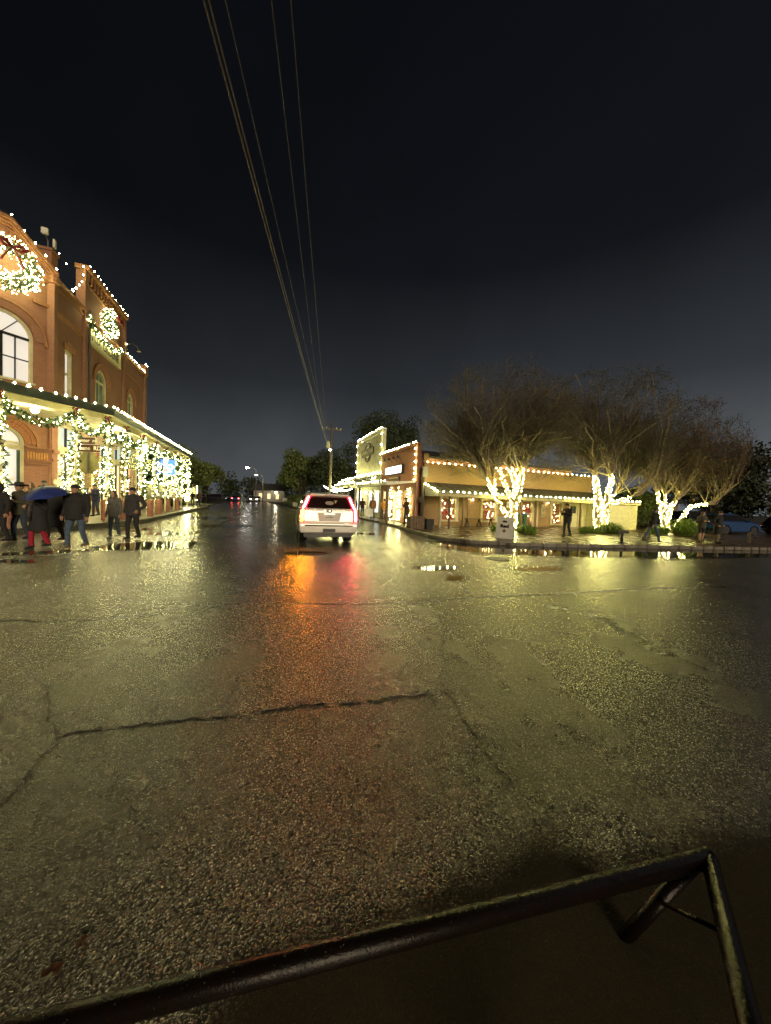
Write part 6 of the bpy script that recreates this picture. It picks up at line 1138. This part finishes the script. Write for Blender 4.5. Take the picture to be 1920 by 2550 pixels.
def person(label, pos, face, height=1.75, top=C_black, legs=C_jeand, shoes=C_black, arms=('down','down'), stride=.0, hat=None, hair=H_dark, hairlen=0, coat=0.0, skin=SKIN, build_=1.0, hatcol=None, female=False, lean=0.0, group=None, bare=False, shorts=False):
    """face: heading of the person in world degrees (0 = +Y, away from the camera; 180 = towards it)"""
    k = height/1.75; t = thing('person', label, 'person', pos, R(face), group); A = lambda *p: np.array(p, float)*k
    sw = (.185 if not female else .165)*build_; hipw = .095*build_; ln = lean
    chest = A(0,.02+ln*.5,1.30); pel = A(0,0,.95); neck = A(0,.01+ln*.8,1.47); head = A(0,.045+ln,1.625)
    J = {}
    for sg, nm, ar in ((-1,'L',arms[0]),(1,'R',arms[1])):
        sh = A(sg*sw,.0+ln*.7,1.425); e, w = ARM[ar]; J['s'+nm] = sh; J['e'+nm] = sh+A(sg*e[0],e[1],e[2]); J['w'+nm] = sh+A(sg*w[0],w[1],w[2])
        st = stride*sg; J['h'+nm] = A(sg*hipw,0,.93); fy = st*.5; lift = .05 if st < -.05 else 0
        J['k'+nm] = A(sg*(hipw+.01), fy*.55+(.05 if abs(stride) > .1 else .015), .50+lift*.3); J['a'+nm] = A(sg*(hipw+.012), fy-(.04 if st < -.05 else 0), .085+lift)
    b = MB()
    b.ell(head, A(.074,.094,.115), 14, 12); b.ell(head+A(0,.022,-.065), A(.056,.066,.06), 12, 8); b.ell(head+A(0,.098,-.012), A(.014,.022,.026), 8, 6)
    for sg in (-1,1): b.ell(head+A(sg*.076,-.005,-.01), A(.012,.02,.032), 8, 6)
    b.capsule(neck-A(0,.0,.05), head-A(0,.02,.08), .056*k, .052*k); b.ell(chest, A(sw*.88,.115*build_,.21), 14, 10); b.ell((chest+pel)/2, A(sw*.78,.105*build_,.2), 14, 10); b.ell(pel, A(.165*build_,.115*build_,.13), 14, 10)
    for sg, nm in ((-1,'L'),(1,'R')):
        b.capsule(J['s'+nm], J['e'+nm], .048*k, .038*k); b.capsule(J['e'+nm], J['w'+nm], .038*k, .026*k)
        b.capsule(J['h'+nm], J['k'+nm], .078*k, .052*k); b.capsule(J['k'+nm], J['a'+nm], .052*k, .036*k); b.capsule(J['a'+nm]-A(0,.02,.03), J['a'+nm]+A(0,.13,-.045), .036*k, .03*k)
        d = J['w'+nm]-J['e'+nm]; d /= np.linalg.norm(d); inw = np.array([-sg,0,0.]); inw -= d*np.dot(inw,d); inw /= np.linalg.norm(inw); sd = np.cross(d, inw)
        if sd[1] < 0: sd = -sd
        w = J['w'+nm]; pc = w+d*.055*k; b.ell(pc, np.abs(d)*.05*k+np.abs(sd)*.040*k+np.abs(inw)*.018*k+.004, 8, 6)
        for fi, (off, ll) in enumerate(((-.030,.062),(-.010,.074),(.010,.078),(.030,.068))):
            r0 = w+d*.085*k+sd*off*k; m1 = r0+(d*.8+inw*.35)*ll*.5*k; m2 = m1+(d*.45+inw*.8)*ll*.45*k; b.capsule(r0-d*.02, m1, .0095*k, .009*k, 6); b.capsule(m1, m2, .009*k, .008*k, 6)
        tb = w+d*.03*k+sd*.036*k; b.capsule(tb, tb+(sd*.6+d*.7+inw*.3)*.045*k, .011*k, .009*k, 6)
    me = remesh(b, .0125, 2); me.materials.append(skin); bo = link('body', me, t)
    ey = MB()
    for sg in (-1,1): ey.ell(head+A(sg*.030,.088,.012), A(.011,.008,.008), 8, 6)
    ey.build('eyes', M_dark, bo, smooth=True); MB().ell(head+A(0,.092,-.058), A(.022,.008,.006), 8, 6).build('mouth', plain('lips', (.28,.09,.07), .5), bo, smooth=True)
    # jacket
    j = MB(); hem = .80 if coat == 0 else .80-coat
    j.ell(chest+A(0,0,.02), A(sw*1.0,.145*build_,.21), 16, 12); j.ell(chest+A(0,.0,-.16), A(sw*.98,.148*build_,.24), 16, 12); j.ell(pel+A(0,0,.02), A(.188*build_,.145*build_,.16), 16, 12)
    j.lathe([(.175*build_*k,.80*k),(.18*build_*k,.95*k),(.175*build_*k,1.1*k)], 18).v
    if coat: j.add(*(lambda q: (q.v, q.f))(MB().lathe([((.19+coat*.18)*k,hem*k),(.20*k,.80*k),(.17*k,1.0*k)], 18).mapped(lambda x,y,z: (x*1.08,y*.9,z))))
    j.capsule(neck-A(0,.0,.07), neck+A(0,.005,.025), .078*k, .072*k)
    for nm in 'LR': j.capsule(J['s'+nm]-A(0,0,.0), J['e'+nm], .072*k*build_, .056*k); j.capsule(J['e'+nm], J['e'+nm]+(J['w'+nm]-J['e'+nm])*.92, .056*k, .045*k); 
    j.capsule(J['sL'], J['sR'], .075*k, .075*k)
    me = remesh(j, .016, 3); me.materials.append(top); link('jacket', me, t)
    # trousers
    q = MB(); q.ell(pel-A(0,0,.02), A(.172*build_,.125*build_,.14), 14, 10)
    for nm in 'LR':
        if shorts: q.capsule(J['h'+nm], J['h'+nm]+(J['k'+nm]-J['h'+nm])*.8, .092*k*build_, .075*k)
        else: q.capsule(J['h'+nm], J['k'+nm], .094*k*build_, .070*k); q.capsule(J['k'+nm], J['a'+nm]+A(0,0,.01), .070*k, .056*k)
    me = remesh(q, .016, 2); me.materials.append(legs); link('trousers', me, t)
    for nm in 'LR':
        a = J['a'+nm]; s_ = MB(); s_.capsule(a-A(0,.035,.03), a+A(0,.06,-.03), .050*k, .046*k); s_.capsule(a+A(0,.06,-.035), a+A(0,.145,-.045), .045*k, .036*k); s_.capsule(a-A(0,0,.02), a+A(0,-.005,.06), .05*k, .05*k)
        s_.v = [(x, y, max(z, a[2]-.085*k)) for x,y,z in s_.v]; me = remesh(s_, .012, 1); me.materials.append(shoes); link('shoe', me, t)
    # hair
    h = MB(); h.ell(head+A(0,-.018,.022), A(.084,.098,.108), 14, 10)
    if hairlen:
        h.ell(head+A(0,-.06,-.10), A(.095,.06,.16), 12, 8)
        for sg in (-1,1): h.capsule(head+A(sg*.075,.0,.0), head+A(sg*.10,.035,-.14-hairlen*.6), .032*k, .028*k); h.capsule(head+A(sg*.05,-.06,-.05), head+A(sg*.07,-.07,-.16-hairlen), .05*k, .035*k)
    h2 = MB(); me = remesh(h, .013, 1)
    bm = bmesh.new(); bm.from_mesh(me); dl = [v for v in bm.verts if v.co.y > head[1]+.045*k and v.co.z < head[2]+.055*k and abs(v.co.x) < .066*k]; bmesh.ops.delete(bm, geom=dl, context='VERTS'); bm.to_mesh(me); bm.free()
    me.materials.append(hair); link('hair', me, t)
    hc = hatcol or C_black
    if hat == 'cap':
        c = MB().ell(head+A(0,-.01,.045), A(.092,.108,.085), 16, 10); c.v = [(x,y,max(z,head[2]+.028*k)) for x,y,z in c.v]
        c.add([head+A(.075*math.cos(a),.06+.11*math.sin(a),.03+dz) for dz in (0,.012) for a in np.linspace(0,PI,9)], [tuple(range(9)), tuple(range(17,8,-1))]+[(i,i+1,10+i,9+i) for i in range(8)]); c.build('cap', hc, t, smooth=True)
    elif hat == 'cowboy':
        c = MB(); prof = [(.20,.045),(.165,.035),(.105,.035),(.100,.09),(.085,.155),(.05,.165),(.0,.150)]; c.lathe([(r*k,z*k) for r,z in prof], 22, tuple(head)).mapped(lambda x,y,z: (x, head[1]+(y-head[1])*1.12, z+(1.3*(abs(x-head[0])**2) if abs(x)>.1*k else 0))); c.add(*(lambda q: (q.v,q.f))(MB())); c.build('hat', hc, t, smooth=True)
    elif hat == 'beanie': c = MB().ell(head+A(0,-.008,.045), A(.092,.108,.095), 16, 10); c.v = [(x,y,max(z,head[2]+.02*k)) for x,y,z in c.v]; c.build('beanie', hc, t, smooth=True)
    elif hat == 'hood':
        hd = MB(); hd.ell(head+A(0,-.025,.01), A(.115,.125,.15), 14, 10); me = remesh(hd, .014, 1); bm = bmesh.new(); bm.from_mesh(me); bmesh.ops.delete(bm, geom=[v for v in bm.verts if v.co.y > head[1]+.03*k and v.co.z < head[2]+.09*k and abs(v.co.x) < .085*k], context='VERTS'); bm.to_mesh(me); bm.free(); me.materials.append(hc); link('hood', me, t)
    t['_j'] = 0; del t['_j']; return t, {kk: vv for kk, vv in J.items()}, head
def wpos(t, p): bpy.context.view_layer.update(); return np.array(t.matrix_world @ Vector(p))
GP = lambda x, y, z=0.0: on_ground(x, y, z)
person('man in dark wide-brimmed hat and black jacket walking beside the umbrella', GP(52,1347), 172, 1.78, C_olive, C_jeand, C_black, ('front','pocket'), .18, 'cowboy', hatcol=C_char, build_=1.12)
uw, J, hd = person('woman under the blue umbrella with bright red leggings and black coat', GP(97,1366), 176, 1.66, C_black, C_red, C_black, ('hold','front'), .22, None, H_brown, .10, .28, SKIN2, 1.0, female=True)
ub = wpos(uw, J['wL']); um = thing('umbrella', 'dark blue umbrella held low over two walkers', 'umbrella', ub, 0); q = MB(); n = 8; rings = 6
top_ = at_depth(110,1211,ub[1])-ub; ax = np.array([-.05,-.30,1.0]); ax /= np.linalg.norm(ax); xa = np.cross(ax,[0,1,0]); xa /= np.linalg.norm(xa); ya = np.cross(ax, xa)
vs = [top_]; fs = []
for i in range(1, rings+1):
    r_ = .50*i/rings; dz = -.25*(i/rings)**2
    for j in range(n*2): a = PI*j/n; sc_ = 1 if j%2 == 0 else .94-.03*i/rings; vs.append(top_+xa*r_*sc_*math.cos(a)+ya*r_*sc_*math.sin(a)+ax*(dz+(.015*i/rings if j%2 else 0)))
m2 = 2*n; fs = [(0,1+j,1+(j+1)%m2) for j in range(m2)]+[(1+(i-1)*m2+j,1+i*m2+j,1+i*m2+(j+1)%m2,1+(i-1)*m2+(j+1)%m2) for i in range(1,rings) for j in range(m2)]
MB().add(vs, fs).build('canopy', plain('umbrella_blue', (.035,.055,.24), .38, var=.2, scale=6), um, smooth=True)
MB().tube([np.zeros(3)-ax*.06, top_+ax*.05], .008, 6).build('shaft', M_dark, um); MB().tube([-ax*.12, ax*.02], .016, 8).build('handle', M_dark, um, smooth=True)
for j in range(n): a = 2*PI*j/n; MB().tube([top_+xa*.50*i/6*math.cos(a)+ya*.50*i/6*math.sin(a)+ax*(-.25*(i/6)**2-.008) for i in range(7)], .004, 4).build('rib', M_steel, um)
sc = MB(); sc.tube([hd+np.array([.0,.10,-.20]), hd+np.array([.01,.16,-.42]), hd+np.array([.03,.17,-.75])], [.05,.06,.06], 8, squash=.35); sc.build('scarf', plain('striped_scarf', (.10,.09,.08), .8, var=.8, scale=9), uw, smooth=True)
person('person in long black coat and brown boots half behind the umbrella', GP(137,1350), 175, 1.72, C_black, C_black, C_brown, ('down','hold'), .25, None, H_dark, .12, .32, SKIN2, 1.05, female=True)
person('stout man in black jacket, dark cap and blue jeans walking toward the road', GP(190,1366), 178, 1.80, C_black, C_jean, C_khaki, ('down','down'), .20, 'cap', H_dark, build_=1.38, hatcol=C_navy)
person('woman with long brown hair in grey fleece jacket and flared jeans', GP(284,1341), 176, 1.66, C_grey, cloth('pale_denim', (.075,.105,.11)), plain('shoe_white', (.4,.4,.36), .6), ('down','down'), .10, None, H_brown, .22, 0, SKIN2, 1.05, female=True)
person('man in black jacket and black trousers beside the long-haired woman', GP(331,1343), 172, 1.80, C_char, C_black, C_black, ('pocket','down'), .14, 'cap', H_dark, build_=1.18, hatcol=C_navy)
person('man in teal jacket and cap facing the brick corner pier', on_ground(112,1288,.2), 90, 1.80, C_teal, C_jeand, C_black, ('front','front'), 0, 'cap', H_grey, build_=1.15, hatcol=C_char)
person('man in dark jacket and beanie looking at his hands on the porch kerb', on_ground(238,1286,.2), 170, 1.74, C_navy, C_jeand, C_black, ('phone','phone'), .06, 'beanie', H_dark, build_=1.05, lean=.03)
person('dark clad person at the end of the walking group beside the hatted man', GP(-2,1352), 176, 1.74, C_black, C_black, C_black, ('down','down'), .2, 'hood', H_dark, build_=1.1, hatcol=C_black)
person('person in pale coat behind the umbrella before the brick pier', on_ground(80,1300,.2), 170, 1.66, C_khaki, C_khaki, C_brown, ('hold','down'), .1, None, H_brown, .1, .2, SKIN2, female=True)
# store side
person('person in purple jacket on the far store pavement', W(31.5,8.4,.12), 150, 1.70, C_purple, C_black, C_black, ('down','down'), .1, None, H_dark, .1, female=True)
person('person in dark maroon jacket and jeans by the store door', W(29.6,8.6,.12), 200, 1.68, C_brown, C_jean, C_black, ('front','down'), .1, None, H_dark, build_=1.1)
tn, J, hd = person('man in tan jacket and pale cowboy hat carrying a white bag', on_ground(927,1290,.12), 160, 1.80, C_tan, C_jean, C_brown, ('bag','bag'), .15, 'cowboy', H_grey, hatcol=plain('straw_hat', (.55,.45,.26), .7), build_=1.1)
p = wpos(tn, J['wR']); bg_ = thing('shopping_bag', 'large white paper shopping bag held by the man in the tan jacket', 'bag', p+np.array([-.02,-.22,-.74]), R(20)); bg_.scale = (1.3,1.2,1.3)
MB().hexa([(-.26,-.09,0),(.26,-.09,0),(.26,.09,0),(-.26,.09,0),(-.27,-.10,.50),(.27,-.10,.50),(.27,.10,.50),(-.27,.10,.50)]).build('sack', plain('bag_white', (.80,.82,.82), .6, var=.08), bg_); q = MB()
for y in (-.09,.09): q.tube([(-.1,y,.5),(-.06,y*.4,.6),(.06,y*.4,.6),(.1,y,.5)], .006, 4)
q.build('handles', M_white, bg_)
person('person in orange jacket and dark jeans seen from behind at the shop front', W(ST(on_t(956,1291,9.15))[0],9.15,.12), 10, 1.72, C_orange, C_jeand, C_black, ('front','front'), .12, None, H_dark, build_=1.12)
person('man in brown jacket and wide hat standing beside the wooden planter', on_ground(1012,1306,.12), 120, 1.80, C_brown, C_olive, C_black, ('phone','phone'), .14, 'cowboy', H_dark, hatcol=C_brown, lean=.04)
person('man in black jacket, grey hood and jeans looking down at his phone', on_ground(1411,1337,.12), 110, 1.80, C_black, C_jeand, C_black, ('phone','phone'), .12, 'beanie', H_dark, hatcol=C_char, lean=.04, build_=1.08)
person('man in black jacket and blue jeans striding past the lit trees', on_ground(1622,1350,.12), -90, 1.74, C_black, C_jean, C_brown, ('fwd','back'), .58, None, H_dark, lean=.05)
person('person in shorts and dark top with folded arms on the pavement edge', on_ground(1745,1351,.12), 175, 1.66, C_olive, C_black, C_khaki, ('front','front'), .08, None, H_brown, .1, skin=SKIN2, shorts=True)
person('person in long dark coat standing near the blue hatchback', on_ground(1786,1353,.12), 200, 1.74, C_black, C_khaki, C_black, ('pocket','pocket'), .08, 'beanie', H_dark, 0, .30, hatcol=C_char)
# far walkers
person('far pedestrian in navy jacket and pale jeans crossing the wet street', GP(603,1268), 70, 1.74, cloth('slate_jacket', (.05,.07,.12)), cloth('pale_jeans', (.32,.36,.38)), C_black, ('fwd','back'), .7, None, H_grey)
person('far walker in dark clothes on the lawn past the porch', W(47,-8.2,.09), 200, 1.72, C_black, C_brown, C_black, ('down','front'), .3, None, H_dark)
person('far walker in brown clothes next to the globe lamp lawn', W(46,-7.4,.09), 180, 1.70, C_brown, C_navy, C_black, ('down','down'), .2, None, H_brown, .1, female=True)
